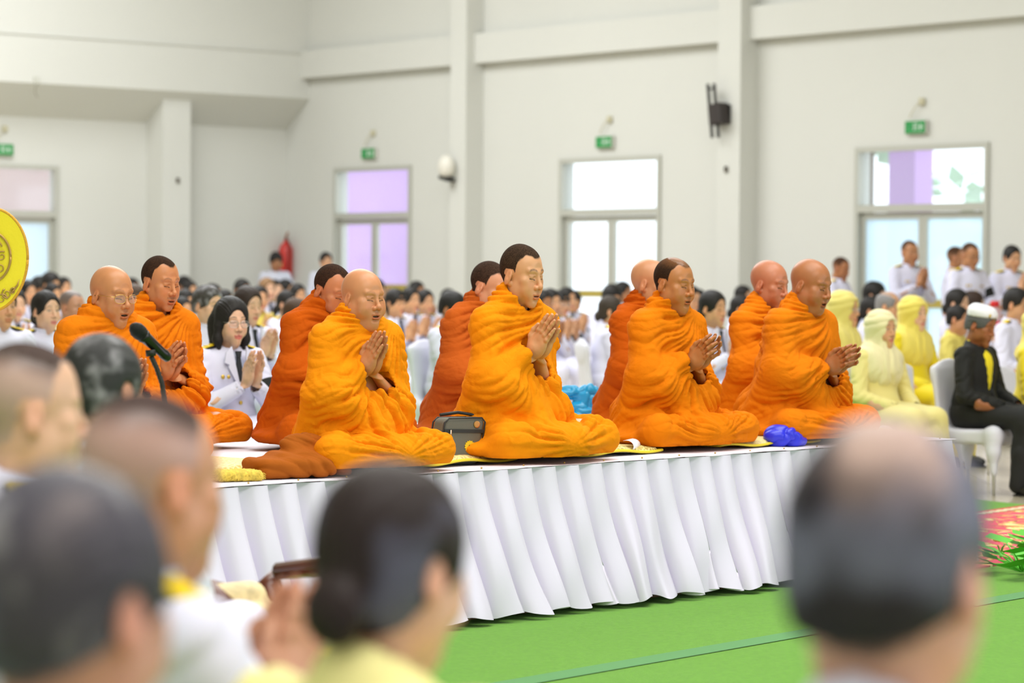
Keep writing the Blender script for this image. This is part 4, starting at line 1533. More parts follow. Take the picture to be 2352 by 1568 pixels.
def build_props():
    # ---- mats
    def uv(px, py):
        p = on_z(px, py, SZ)[:2]
        return float((p - EA) @ EU), float(-(p - EA) @ EN)
    for (px, py, wd, dp, col, rz, lab) in ((1265, 1045, .72, .60, (178, 158, 84), .0, 'gold patterned mat under the tall monk beside the grey bag'),
                                          (1650, 1022, .70, .60, (214, 200, 150), .0, 'pale gold mat under the monk left of the blue cloth'),
                                          (905, 1066, .74, .62, (206, 178, 120), .0, 'gold edged mat under the shaved monk with the brown bundle'),
                                          (420, 1085, .74, .60, (214, 180, 90), .0, 'gold mat under the monk with gold spectacles'),
                                          (1850, 1004, .70, .60, (206, 178, 120), .0, 'gold mat under the shaved monk at the stage end')):
        u, v = uv(px, py)
        mat_cushion(lab, u, v + .02, wd, dp, col, rz)
    # yellow fur-edged cushion at the stage corner
    s = Solid((-.16, -.12, -.005), (.16, .12, .06), .004)
    s.box((0, 0, .022), (.13, .09, .02), .018)
    V, F = s.skin()
    N = normals(V, F)
    V = V + N * (.006 * np.abs(vnoise(V * np.array([40, 160, 60]), 4, 2)))[:, None]
    root = thing('fringe_cushion', 'small shaggy yellow cushion on the stage edge', 'cushion', on_z(540, 1108, SZ) + (0, .02, .006), .5)
    root.scale = (.62, .62, .8)
    V[:, 2] = np.maximum(V[:, 2], 0)
    link('cushion_body', V, F, mat('yellow_shag', S(226, 196, 78), rough=.8, var=.25, vscale=60, bump=.8, bscale=200), root)
    hr = MB()
    rng = random.Random(2)
    for _ in range(90):
        a = rng.random() * 6.28
        p = np.array((math.copysign(abs(math.cos(a)) ** .5, math.cos(a)) * .13, math.copysign(abs(math.sin(a)) ** .5, math.sin(a)) * .09, rng.uniform(.006, .03)))
        hr.tube([p * .9, p + np.array((p[0], p[1], .02)) * .12, p + np.array((p[0] * .22, p[1] * .22, -.004))], [.003, .002, .0006], 5)
    hr.build('fringe', mat('yellow_shag', (1, 1, 1)), root)

    # brown cloth bundle beside the shaved monk
    brown = robe_mat('brown_robe', S(166, 88, 26), S(210, 130, 60))
    p = on_z(690, 1100, SZ) + (0, .055, .006)
    s_ = Solid((-.30, -.18, -.01), (.30, .20, .24), .005)
    s_.box((-.06, -.01, .045), (.155, .085, .046), .035)
    s_.box((-.02, .02, .085), (.085, .06, .03), .025, .04)
    s_.cap((.0, .05, .11), (.16, .0, .03), .05, .04, .03).cap((-.01, .06, .15), (.09, .05, .13), .032, .038, .02).cap((.05, .06, .15), (.19, .04, .03), .04, .035, .03)
    s_.half((0, 0, -1), -.001)
    V, F = s_.skin()
    N = normals(V, F)
    x, y, z = V.T
    n1 = vnoise(V * 7, 3, 2)
    d = .005 * ridge((x * .7 + z * 1.0) * 15 + n1 * .7) * sstep(-.06, .04, x + z * .5) + .004 * ridge((x + z * 1.5) * 9 + n1 * .9) - .006 * np.exp(-((x + .0 + z * .4) / .006) ** 2) * (z < .09)
    V = relax(V + N * d[:, None], F, 1, .2)
    V[:, 2] = np.maximum(V[:, 2], .001)
    root = thing('cloth_bag', 'brown folded cloth bag lying before the stout shaved monk', 'bag', p, .62)
    root.scale = (1, 1, .78)
    link('cloth', V, F, brown, root)
    # blue cloths
    sky = mat('sky_blue_satin', S(32, 160, 214), rough=.35, spec=.6)
    p = on_z(1336, 990, SZ) + (0, .06, .006)
    cloth_bundle('blue_bag', 'sky blue satin bag behind the tall monk on the stage', 'bag', p, .1, (.075, .06, .10), sky, 21, .009, .004, blobs=(((-.06, .0, .17), (.055, .035, .03)), ((.03, 0, .16), (.05, .04, .05)), ((.06, 0, .05), (.05, .04, .05))), freq=7)
    p = on_z(1800, 1029, SZ) + (0, .05, .006)
    cloth_bundle('blue_cloth', 'deep blue satin cloth folded near the stage end', 'cloth', p, .4, (.085, .06, .065), mat('deep_blue_satin', S(36, 44, 214), rough=.35, spec=.6), 31, .010, .004, blobs=(((.06, .02, .02), (.06, .05, .025)),), freq=7)
    # curled paper
    root = thing('paper_sheet', 'white printed paper curled beside the tall monk', 'paper', on_z(1446, 1046, SZ) + (0, .0, .012), -.25)
    V, F = [], []
    for i in range(19):
        t = i / 18
        x = -.10 + .16 * t
        z = .004 + .0 * t
        if t > .5:
            a = (t - .5) / .5 * 3.6
            x, z = -.02 + .030 * math.sin(a) + .02, .004 + .024 * (1 - math.cos(a))
        for y in (-.065, .065):
            V.append((x, y, z))
    F = [(2 * i, 2 * i + 2, 2 * i + 3, 2 * i + 1) for i in range(18)]
    pm = mat('white_paper', S(244, 243, 250), rough=.7)
    o = link('sheet', V, F, pm, root)
    sm = o.modifiers.new('thick', 'SOLIDIFY')
    sm.thickness = .0012
    ln = MB()
    rng = random.Random(7)
    for k in range(5):
        for q in range(3):
            ln.box((-.085 + .012 * k, -.04 + .033 * q, .0052), (.003, rng.uniform(.012, .026), .0006))
    ln.build('print_lines', mat('grey_print', S(150, 150, 190)), root)

    # grey shoulder bag
    gm = mat('grey_bag_fabric', S(104, 104, 94), rough=.75, bump=.25, bscale=500, var=.05)
    dk = mat('dark_bag_trim', S(38, 40, 40), rough=.6)
    mt = mat('bag_metal', S(210, 200, 180), rough=.25, metal=1)
    p = on_z(1048, 1069, SZ) + (0, .0, .004)
    root = thing('shoulder_bag', 'grey zipped shoulder bag between two front monks', 'bag', p, .55)
    tilt = rot(0, .10, 0)
    prof = [(-.085, 0), (.095, 0), (.098, .15), (.082, .178), (-.068, .178), (-.082, .165)]
    s = Solid((-.13, -.07, -.01), (.13, .09, .21), .004)
    s.box((0, 0, .09), (.092, .042, .088), .022)
    V, F = s.skin()
    V[:, 0] += (V[:, 2] - .09) * .16
    link('bag_body', V, F, gm, root)
    a = MB()
    for y in (-.0425, .0425):
        pts = []
        for (x, z) in ((-.088, .012), (-.088, .16), (-.072, .176), (.072, .176), (.088, .16), (.088, .012)):
            pts.append((x + (z - .09) * .16, y, z))
        a.tube(pts, .0035, 6)
    a.build('edge_trim', dk, root, True)
    MB().box((.008, -.0435, .128), (.172, .004, .013), rot(0, 0.03, 0)).build('zip', dk, root)
    MB().tube([(-.052, -.048, .133), (-.054, -.051, .119), (-.053, -.05, .108)], .0035, 6).build('zip_pull', mt, root)
    b = MB().lathe([(.0001, 0), (.013, 0), (.013, .004), (.010, .005), (.0001, .005)], 18, (.062, -.0425, .152), rot(math.radians(90), 0, 0))
    b.build('badge', mat('copper_badge', S(200, 150, 90), rough=.3, metal=.8), root)
    fl = MB()
    poly = [((.023 if k % 2 else .019) * math.cos(k * math.pi / 14), (.023 if k % 2 else .019) * math.sin(k * math.pi / 14)) for k in range(28)]
    fl.prism(poly, -.0455, -.0425, None, (.032, 0, .070))
    fl.build('flower_patch', mat('yellow_patch', S(232, 200, 30), rough=.6), root)
    c = MB().lathe([(.0001, 0), (.006, 0), (.006, .002), (.0001, .002)], 12, (.032, -.0458, .070), rot(math.radians(90), 0, 0)).build('patch_centre', dk, root)
    r_ = []
    for k in range(13):
        q = 2 * math.pi * k / 12
        r_.append((.104, .014 * math.cos(q), .135 + .018 * math.sin(q)))
    MB().tube(r_, .0025, 6).build('strap_ring', mt, root, True)
    MB().tube([(.10, .0, .15), (.085, .02, .185), (.02, .025, .195), (-.06, .02, .187)], .006, 6).build('strap', dk, root, True)

    # microphone on a stand before the stage
    bk = mat('black_plastic', S(28, 28, 24))
    base = pt(378, 1100, 8.75)
    root = thing('microphone_stand', 'black gooseneck microphone stand before the stage', 'stand', (base[0], base[1], 0))
    top = pt(343, 812, 8.75)
    off = np.array([base[0], base[1], 0])
    MB().lathe([(.14, 0.006), (.14, .022), (.03, .035), (.016, .05)], 24).build('base', bk, root, True)
    pts = [np.array((0, 0, .04)), np.array((0, 0, .5))] + [pt(a_, b_, 8.75) - off for a_, b_ in ((380, 930), (372, 880), (360, 845), (347, 818))]
    MB().tube(pts[:3], .011, 10).build('pole', bk, root, True)
    g = MB()
    q = [pts[2]]
    for i in range(3, len(pts)):
        for t in range(1, 9):
            q.append(pts[i - 1] + (pts[i] - pts[i - 1]) * t / 8)
    g.tube(q, [.0075 + .0012 * (i % 2) for i in range(len(q))], 10)
    g.build('gooseneck', mat('black_plastic', S(28, 28, 24)), root, True)
    MB().tube([pts[-1], pts[-1] + np.array((-.002, 0, .02))], .016, 10).build('clip', bk, root, True)
    a_, b_ = pt(306, 750, 8.70), pt(386, 822, 8.80)
    d = (b_ - a_) / np.linalg.norm(b_ - a_)
    root = thing('microphone', 'black hand microphone clipped before the monk with spectacles', 'microphone', a_)
    z = np.zeros(3)
    L = np.linalg.norm(b_ - a_)
    MB().tube([z - d * .008, z + d * .002, z + d * .016, z + d * .034, z + d * .05], [.008, .018, .0245, .0245, .020], 18).build('grille', mat('mic_grille', S(36, 38, 38), rough=.45, metal=.6, bump=1, bscale=900), root, True)
    MB().tube([d * .045, d * .052, d * .058, d * (L * .6), d * (L - .03), d * (L - .024), d * (L - .018), d * L, d * (L + .006)], [.0215, .0225, .0195, .0165, .0150, .0165, .0165, .0150, .009], 18).build('handle', mat('mic_black', S(22, 22, 22), rough=.22), root, True)

    # ceremonial fan at the left edge
    root = thing('ceremonial_fan', 'tall yellow ceremonial fan with gold scrolls at the left edge', 'fan')
    cf = pt(-22, 596, 9.6)
    yel = mat('fan_yellow', S(246, 224, 36), rough=.55, bump=.2, bscale=90)
    gld = mat('fan_gold', S(190, 152, 86), rough=.35, metal=.6)
    k = 9.6 / FPX
    out = []
    for i in range(64):
        a = 2 * math.pi * i / 64
        wd = 84 * (1 + .05 * math.sin(a))
        out.append((wd * math.cos(a) * k, 118 * math.sin(a) * k))
    MB().prism(out, -.006, .006).build('fan_face', yel, root)
    MB().tube([(x, -.002, z) for x, z in out + out[:1]], .0055, 8).build('gold_rim', mat('fan_rim', S(226, 168, 50), rough=.4, metal=.3, bump=1, bscale=300), root, True)
    MB().tube([(46 * k * math.cos(2 * math.pi * i / 48), -.009, (58 * k) * math.sin(2 * math.pi * i / 48) + 6 * k) for i in range(49)], .0045, 6).build('medallion_ring', gld, root, True)
    sc = None

    def curl(cx, cz, r, a0, turns, sgn=1, w=.0028):
        pts = []
        for i in range(22):
            t = i / 21
            a = a0 + sgn * turns * 2 * math.pi * t
            q = r * (1 - .8 * t)
            pts.append(((cx + q * math.cos(a)) * k, -.009, (cz + q * math.sin(a)) * k))
        sc.tube(pts, np.linspace(w, w * .5, 22), 5)
    for q in (-1, 1):
        sc = MB()
        for (cx, cz, r, a0, tn) in ((12, 30, 14, 0, 1.3), (26, 8, 12, 1, 1.3), (22, -18, 13, 2, 1.4), (10, -36, 11, 3, 1.2), (38, -78, 12, 2, 1.4), (26, -90, 13, 0, 1.3), (52, -72, 8, 1, 1.1), (12, -82, 10, 4, 1.2)):
            curl(q * cx, cz, r, a0 if q > 0 else math.pi - a0, tn, q)
        sc.tube([(q * 50 * k, -.009, -74 * k), (q * 62 * k, -.009, -58 * k), (q * 66 * k, -.009, -44 * k)], [.004, .0035, .0005], 5)
        sc.build('scrollwork', gld, root, True)
    MB().tube([(0, .012, 118 * k), (0, .012, -(cf[2] - SZ - .02))], .011, 10).build('staff', gld, root, True)
    MB().lathe([(.10, -.02), (.10, .0), (.03, .02), (.014, .06)], 20, (0, .012, -(cf[2] - SZ - .006) + .02)).build('foot', gld, root, True)
    root.location = cf
    root.rotation_euler = (0, 0, .12)


build_stage()
build_props()

# ------------------------------------------------------------------ seated and standing guests
CACHE = {}
PLACED = []
BLK = (.016, .014, .013)
BRN = (.055, .030, .016)
LBR = (.20, .11, .05)
GRY = (.20, .19, .19)


def share(name, key, make, m, parent, smooth=True):
    """object whose mesh data is made once per key"""
    if key not in CACHE:
        V, F = make()
        o = link(name, V, F, m, parent, smooth=smooth)
        CACHE[key] = o.data
        return o
    o = bpy.data.objects.new(name, CACHE[key])
    C.collection.objects.link(o)
    o.parent = parent
    return o


def mbdata(b):
    return np.array(b.v), [tuple(f) for f in b.f]


POSE = {  # shoulder height, elbow, wrist for the right arm (x negative); mirrored for the left
    'wai': dict(el=(-.215, -.09, -.27), wr=(-.012, -.215, -.135)),
    'lap': dict(el=(-.235, -.03, -.28), wr=(-.085, -.27, -.355)),
    'clasp': dict(el=(-.24, -.05, -.27), wr=(-.03, -.22, -.33)),
}


def zs_of(stand):
    return 1.385 if stand else .925


def arm_pts(pose, stand):
    z = zs_of(stand)
    P = POSE[pose]
    out = []
    for q in (-1, 1):
        sh = np.array((q * .165, .02, z - .02))
        el = np.array((-q * P['el'][0] * -1 * -1 if False else q * abs(P['el'][0]), P['el'][1], z + P['el'][2]))
        wr = np.array((q * abs(P['wr'][0]), P['wr'][1], z + P['wr'][2]))
        out.append((sh, el, wr))
    return out


def jacket(pose, stand, kind, res, slim):
    z = zs_of(stand)
    lo = .62 if stand else .42
    s = Solid((-.36, -.42, lo - .06), (.36, .26, z + .17), res)
    w = .92 if slim else 1.0
    hem = .80 if stand else .52
    s.ell((0, .02, z - .22), (.165 * w, .115, .25))
    s.ell((0, .015, z - .12), (.170 * w, .112, .15), .05)
    s.cap((-.135 * w, .02, z - .03), (.135 * w, .02, z - .03), .060, .060, .05)
    s.cap((0, .03, z), (0, .035, z + .045), .072, .062, .05)
    s.ell((0, .02, hem + .06), (.175 * w, .135 if stand else .15, .12), .06)
    for sh, el, wr in arm_pts(pose, stand):
        s.cap(sh, el, .060, .052, .03)
        e2 = wr + (el - wr) * (.16 if pose != 'wai' else .22)
        s.cap(el, e2, .052, .040, .02)
        t = (wr - el) / np.linalg.norm(wr - el)
        s.cap(e2 - t * .02, e2 + t * .1, .030, .034, .0, sub=True)
    s.cap((0, .015, z + .02), (0, .0, z + .14), .052, .060, .004, sub=True)
    if kind in ('suit', 'black'):
        # open lapel
        dp, wd = (.20, .052) if kind == 'suit' else (.36, .062)
        for k in range(8):
            t = k / 7
            s.ell((0, -.125 + .02 * (1 - t), z + .03 - dp * t), (wd * (1 - t ** 1.5) + .008, .055, .045), .004, sub=True)
    V, F = s.skin()
    N = normals(V, F)
    n = vnoise(V * 9, 3, 2)
    x, y, zz = V.T
    d = .004 * ridge(zz * 16 + np.abs(x) * 12 + y * 8 + n * .8) * sstep(.12, .2, np.abs(x)) + .003 * n * sstep(.0, .1, np.abs(x))
    if kind in ('blouse', 'shirt'):
        d = d * 1.8
    V = relax(V + N * d[:, None], F, 1, .4)
    return V, F


def lower(stand, kind, res):
    s = Solid((-.34, -.62, -.01), (.34, .24, .95 if stand else .68), res)
    if stand:
        s.ell((0, .02, .86), (.165, .125, .14))
        for q in (-1, 1):
            s.chain([(q * .085, .02, .84), (q * .09, .015, .48), (q * .09, .03, .06)], [.095, .072, .062], .04)
    else:
        s.ell((0, .03, .53), (.18, .15, .13))
        for q in (-1, 1):
            s.chain([(q * .09, .0, .53), (q * .115, -.40, .50), (q * .12, -.405, .47)], [.092, .074, .07], .05)
            if kind != 'skirt':
                s.chain([(q * .115, -.40, .50), (q * .125, -.39, .28), (q * .125, -.37, .07)], [.07, .062, .058], .03)
        if kind == 'skirt' or kind == 'robe':
            s.ell((0, -.20, .51), (.185, .28, .095), .05)
            s.box((0, -.40, .33 if kind == 'skirt' else .22), (.19, .075, .15 if kind == 'skirt' else .22), .06, .06)
    s.half((0, 0, -1), -.004)
    V, F = s.skin()
    N = normals(V, F)
    n = vnoise(V * 8, 5, 2)
    k = .008 if kind in ('skirt', 'robe') else .004
    V = relax(V + N * (k * ridge(V[:, 0] * 14 + V[:, 2] * 5 + n * .7) * sstep(.55, .4, V[:, 2]))[:, None], F, 1, .3)
    V[:, 2] = np.maximum(V[:, 2], .003)
    return V, F


def shoes(stand):
    b = MB()
    y = -.02 if stand else -.42
    for q in (-1, 1):
        b.ball((q * (.09 if stand else .125), y - .05, .04), (.045, .125, .042), 12)
        b.box((q * (.09 if stand else .125), y - .05, .008), (.08, .23, .012))
    return mbdata(b)


def hand_colour(V, skin):
    return paint_hand(V, np.array(skin) * .96)


def hands_for(pose, stand, res):
    """hands and forearm ends, in body space"""
    parts = []
    for i, (sh, el, wr) in enumerate(arm_pts(pose, stand)):
        q = -1 if i == 0 else 1
        V, F = hand_solid(res, curl=.25 if pose == 'wai' else 1.6)
        V = V.copy()
        if q == 1:
            V[:, 0] *= -1
            F = F[:, ::-1]
        if pose == 'wai':
            M = rot(.42)
        elif pose == 'lap':
            M = rot(0, 0, q * -.5) @ rot(1.75) @ rot(0, 0, q * -1.35)
        else:
            M = rot(0, 0, q * .9) @ rot(1.5) @ rot(0, 0, q * -.3)
        dirn = np.linalg.inv(M) @ (el - wr)
        dirn /= np.linalg.norm(dirn)
        b = np.clip(-V[:, 2], 0, None)
        below = sstep(.005, -.05, V[:, 2])[:, None]
        v2 = np.stack([V[:, 0] * (1 + b * 1.2) + dirn[0] * b, V[:, 1] * (1 + b * 1.2) + dirn[1] * b, dirn[2] * b], 1)
        V = V * (1 - below) + v2 * below
        keep = V
        parts.append((keep @ M.T + wr, F))
    return parts


M_EP = None


def medal_bits(root, z, rich):
    gb = mat('gold_button', S(222, 188, 90), rough=.3, metal=.7)
    for k in range(4):
        o = share('button', ('button',), lambda: mbdata(MB().ball((0, 0, 0), (.011, .006, .011), 10)), gb, root)
        o.location = (.006, -.102 - .008 * (k in (1, 2)), z - .16 - .085 * k)
    return


def make_person(label, px, py, h, kind='suit', sex='f', hair='bun', hcol=BLK, pose='wai', stand=False, yaw=45, hy=0, hp=.06, skin=(206, 156, 120), seed=0, res=None, glasses=None, eyes=.7, group=None, scale=None, D=None, lips=None, hk=None, fine=False, lean=0, top=None, chair=False, grey=0.0, pony=False, ep=True, cloth=None, low=None, free=False, thin=None, sheen=0.0):
    global M_EP
    top0 = (1.70 if stand else 1.225) if top is None else top
    hor = horizon(px)
    if D is None:
        D = 1.25 / (h / (.245 * FPX) * top0 + (py - hor) / FPX)
        lim = (wall_D(px) - .75) if px > 655 else (CORN[1] + side_b(px) * N1[1] - .95)
        D = min(D, lim)
    # sit clear of the guests already placed
    fx = np.array((math.sin(math.radians(yaw)), -math.cos(math.radians(yaw))))
    for _ in range(14):
        q = np.array((pt(px, py, D)[0], pt(px, py, D)[1]))
        if free or h > 200 or not any(math.hypot(float((q - o) @ fx) / .62, float((q - o) @ np.array((-fx[1], fx[0]))) / .46) < 1 for o in PLACED):
            break
        if D + .2 > (wall_D(px) - .6 if px > 655 else CORN[1] + side_b(px) * N1[1] - .8):
            break
        D += .2
    PLACED.append(np.array((pt(px, py, D)[0], pt(px, py, D)[1])))
    s = (1.25 - (py - hor) * D / FPX) / top0
    if scale:
        s = scale
    rz = math.radians(yaw)
    # the head sits a little ahead of the hips, so step back to put the head on its pixel
    hx = np.array((0, -.02 * s - lean * .4, 0))
    R = rot(0, 0, rz)
    P = pt(px, py, D)
    loc = np.array((P[0], P[1], 0)) - R @ hx
    z = zs_of(stand)
    fem = 1.0 if sex == 'f' else 0.0
    res = res or (.0045 if h > 70 else .006)
    skin = S(*skin)
    V, F = head_solid(.0032 if fine else res, fat=(hk or {}).get('fat', .15 if sex == 'm' else .1), fem=fem, neck=.046 if fem else .055)
    rng = np.random.RandomState(seed + 11)
    hs = np.array((.97 * rng.uniform(.97, 1.03), .93 * rng.uniform(.97, 1.03), 1.04 * rng.uniform(.98, 1.02)))
    kw = dict(skin=skin, seed=seed, eyes=eyes, brow_k=.7)
    if lips or sex == 'f':
        kw['lips'] = S(*(lips or (205, 105, 100)))
    if hair in ('buzz', 'short', 'crop', 'greyside', 'bald', 'top'):
        kw.update(hair=hcol if hair != 'greyside' else GRY, hairline=dict(top=.082, rec=.014, bald=.9 if hair == 'greyside' else 0, fade=0 if h > 200 else .45 if hair == 'buzz' else 0, under=(.40, .31, .33) if h > 200 and hair == 'buzz' else None, k=0 if hair == 'bald' else .9))
    elif hair and hair != 'hijab':
        kw.update(hair=hcol, hairline=dict(top=.086))
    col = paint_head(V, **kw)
    HM = rot(0, 0, math.radians(hy)) @ rot(hp)
    hc = np.array((0, -.02, z + .175))
    Vs = V * hs
    nk = sstep(-.10, -.19, V[:, 2])[:, None]
    Vh = (Vs @ HM.T + hc) * (1 - nk) + (Vs + hc + (0, .02, 0)) * nk
    parts = [(Vh, F, col)]
    ck = ('core', stand)
    if ck not in CACHE:
        q = Solid((-.3, -.6, -.01), (.3, .25, z + .1), .022)
        q.ell((0, .03, z - .2), (.13, .085, .24)).ell((0, .03, z - .38), (.13, .10, .13), .05).cap((-.12, .03, z - .04), (.12, .03, z - .04), .04, .04, .05)
        for (sh, el, wr) in arm_pts('lap', stand):
            pass
        for qx in (-1, 1):
            if stand:
                q.chain([(qx * .085, .03, .85), (qx * .09, .02, .48), (qx * .09, .03, .08)], [.07, .05, .035], .03)
            else:
                q.chain([(qx * .09, .02, .53), (qx * .115, -.38, .49), (qx * .125, -.37, .08)], [.07, .05, .035], .03)
        CACHE[ck] = q.skin()
    Vc, Fc = CACHE[ck]
    parts.append((Vc, Fc, skin))
    for Vv, Ff in hands_for(pose, stand, .0034 if fine else .005):
        parts.append((Vv, Ff, hand_colour(Vv - Vv.mean(0), skin)))
    V, F, col = merge(parts)
    body = link('person', V, F, [skin_mat(), crop_mat()], col=col, mi=dark_faces(F, col))
    body.location, body.rotation_euler, body.scale = loc, (0, 0, rz), (s, s, s)
    tag(body, label, 'person', group)
    # hair
    if hair not in ('bald', 'buzz', 'hijab', None):
        g = hair
        Vh, Fh = hair_solid(g, .0038 if fine else .0055)
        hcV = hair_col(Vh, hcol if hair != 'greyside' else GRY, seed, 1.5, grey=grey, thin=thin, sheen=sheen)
        Vh = comb(Vh, seed, .0016)
        Vh = (Vh * hs) @ HM.T + hc
        link('hair', Vh, Fh, hair_mat(), body, col=hcV)
    # clothes
    cres = .0085 if fine else (.011 if h > 70 else .014)
    white = mat('white_uniform', S(226, 225, 246), rough=.7, spec=.3, sheen=.1, bump=.12, bscale=40)
    slim = sex == 'f'
    jm = {'suit': white, 'tunic': white, 'shirt': mat('white_shirt', S(212, 214, 228), rough=.75), 'blouse': mat('yellow_blouse', S(228, 208, 92), rough=.7, var=.05, vscale=30), 'hijab': cloth, 'black': mat('black_jacket', S(30, 30, 28), rough=.7, spec=.3, bump=.2, bscale=60)}[kind]
    if cloth is not None:
        jm = cloth
    nm = {'suit': 'jacket', 'tunic': 'tunic', 'shirt': 'shirt', 'blouse': 'blouse', 'hijab': 'dress', 'black': 'jacket'}[kind]
    jk = kind
    share(nm, (jk, pose, stand, cres, slim, jm.name), lambda: jacket(pose, stand, jk, cres, slim), jm, body)
    lk = low or ('skirt' if (sex == 'f' and not stand) else 'trousers')
    lm = {'black': mat('black_trousers', S(26, 26, 26), rough=.8), 'hijab': cloth}.get(kind, white)
    share('skirt' if lk in ('skirt', 'robe') else 'trousers', (lk, stand, lm.name), lambda: lower(stand, lk, .014), lm, body)
    share('shoes', ('shoes', stand), lambda: shoes(stand), mat('black_shoes', S(24, 24, 24), rough=.3), body)
    if kind in ('suit', 'black'):
        def shirt():
            q = Solid((-.17, -.16, z - .34), (.17, .14, z + .12), .008)
            q.ell((0, .015, z - .16), (.135, .105, .20)).ell((0, .012, z - .07), (.12, .097, .10), .04).cap((0, .03, z - .02), (0, .03, z + .06), .062, .058, .03)
            q.cap((0, .015, z + .03), (0, -.005, z + .14), .050, .058, .003, sub=True)
            q.ell((0, -.085, z + .055), (.022, .05, .045), .006, sub=True)
            return q.skin()
        share('shirt', ('shirtin', stand, kind), shirt, mat('pale_blue_shirt', S(196, 202, 224), rough=.8) if kind == 'suit' else mat('bright_yellow_shirt', S(246, 226, 40), rough=.75), body)
    if kind == 'suit':
        def tie():
            b = MB()
            b.prism([(-.016, .0), (.016, .0), (.010, -.032), (-.010, -.032)], -.012, .004)
            b.prism([(-.010, -.032), (.010, -.032), (.030, -.20), (0, -.235), (-.030, -.20)], -.008, .002)
            v, f = mbdata(b)
            v = v @ rot(-.10).T + np.array((0, -.088, z + .022))
            return v, f
        share('tie', ('tie', stand), tie, mat('black_tie', S(30, 34, 38), rough=.6), body, False)
        def lapels():
            b = MB()
            for q in (-1, 1):
                b.prism([(q * .045, .05), (q * .075, .02), (q * .085, -.035), (q * .062, -.045), (q * .066, -.06), (q * .010, -.19), (q * .028, -.07)][::q], -.006, .004)
            v, f = mbdata(b)
            v[:, 1] += .35 * np.abs(v[:, 0]) ** 1 - .0
            v = v @ rot(-.12).T + np.array((0, -.118, z + .0))
            return v, f
        share('lapels', ('lapels', stand), lapels, white, body, False)
    if kind == 'tunic':
        def collar():
            b = MB()
            n = 24
            v, f = [], []
            for k in range(n + 1):
                a = -math.pi / 2 + .06 + (2 * math.pi - .12) * k / n
                c_, s_ = math.cos(a), math.sin(a)
                for (r, zz) in ((.066, -.012), (.061, .036), (.056, .036), (.060, -.012)):
                    v.append((r * c_, .020 + r * 1.02 * s_ - (.012 if zz > 0 else .0), z + .035 + zz + .010 * s_))
            for k in range(n):
                for j in range(4):
                    f.append((k * 4 + j, k * 4 + (j + 1) % 4, k * 4 + 4 + (j + 1) % 4, k * 4 + 4 + j))
            return np.array(v), f
        share('collar', ('collar', stand), collar, white, body)
    if kind in ('suit', 'tunic'):
        medal_bits(body, z, True)
        if ep:
            em = mat('gold_epaulette', S(238, 206, 14), rough=.5, bump=.8, bscale=90, var=.15, vscale=60)
            for q in (-1, 1):
                def epa():
                    b = MB().box((0, 0, 0), (.115, .048, .010), bev=.004)
                    for k in range(3):
                        b.box((-.03 + .03 * k, 0, .006), (.012, .03, .006), bev=.002)
                    return mbdata(b)
                o = share('epaulette', ('epa',), epa, em, body, False)
                o.location = (q * .128, .018, z + .043)
                o.rotation_euler = (0, q * .26, 0)
                o2 = share('epaulette_base', ('epb',), lambda: mbdata(MB().box((0, 0, -.007), (.125, .056, .006))), mat('black_felt', S(24, 24, 24), rough=.8), o, False)
            def bars():
                b = MB()
                for k in range(3):
                    b.box((-.02 + .02 * k, 0, 0), (.017, .006, .010))
                return mbdata(b)
            o = share('ribbon_bar', ('bars',), bars, mat('ribbon_bar', S(176, 140, 70), rough=.5, var=.5, vscale=90), body, False)
            o.location = (.075, -.108, z - .115)
            o.rotation_euler = (0, 0, .35)
            def pinm():
                b = MB()
                b.ball((0, 0, 0), (.011, .004, .013), 8).ball((.03, 0, 0), (.010, .004, .011), 8)
                return mbdata(b)
            o = share('badge', ('pin',), pinm, mat('gold_button', (1, 1, 1)), body)
            o.location = (-.10, -.103, z - .11)
            o.rotation_euler = (0, 0, -.35)
        if seed % 3 != 1:
            sh, el, wr = arm_pts(pose, stand)[1]
            a, b_ = sh + (el - sh) * .48, sh + (el - sh) * .80
            def band():
                t = (b_ - a) / np.linalg.norm(b_ - a)
                return mbdata(MB().tube([a - t * .0, a + t * .01, b_ - t * .01, b_], [.060, .0625, .0605, .058], 20))
            share('armband', ('band', pose, stand), band, mat('black_armband', S(20, 22, 20), rough=.8), body)
    if kind == 'hijab':
        pass
    if glasses:
        gm = {'gold': mat('gold_wire', S(205, 170, 95), rough=.25, metal=1), 'black': mat('black_frame', S(24, 22, 22), rough=.35), 'silver': mat('silver_wire', S(200, 195, 190), rough=.25, metal=1)}[glasses]
        make_glasses(body, HM, hc, hs, gm, lens=h > 60)
    if chair:
        make_chair(chair, loc, rz, s)
    return body, HM, hc, hs


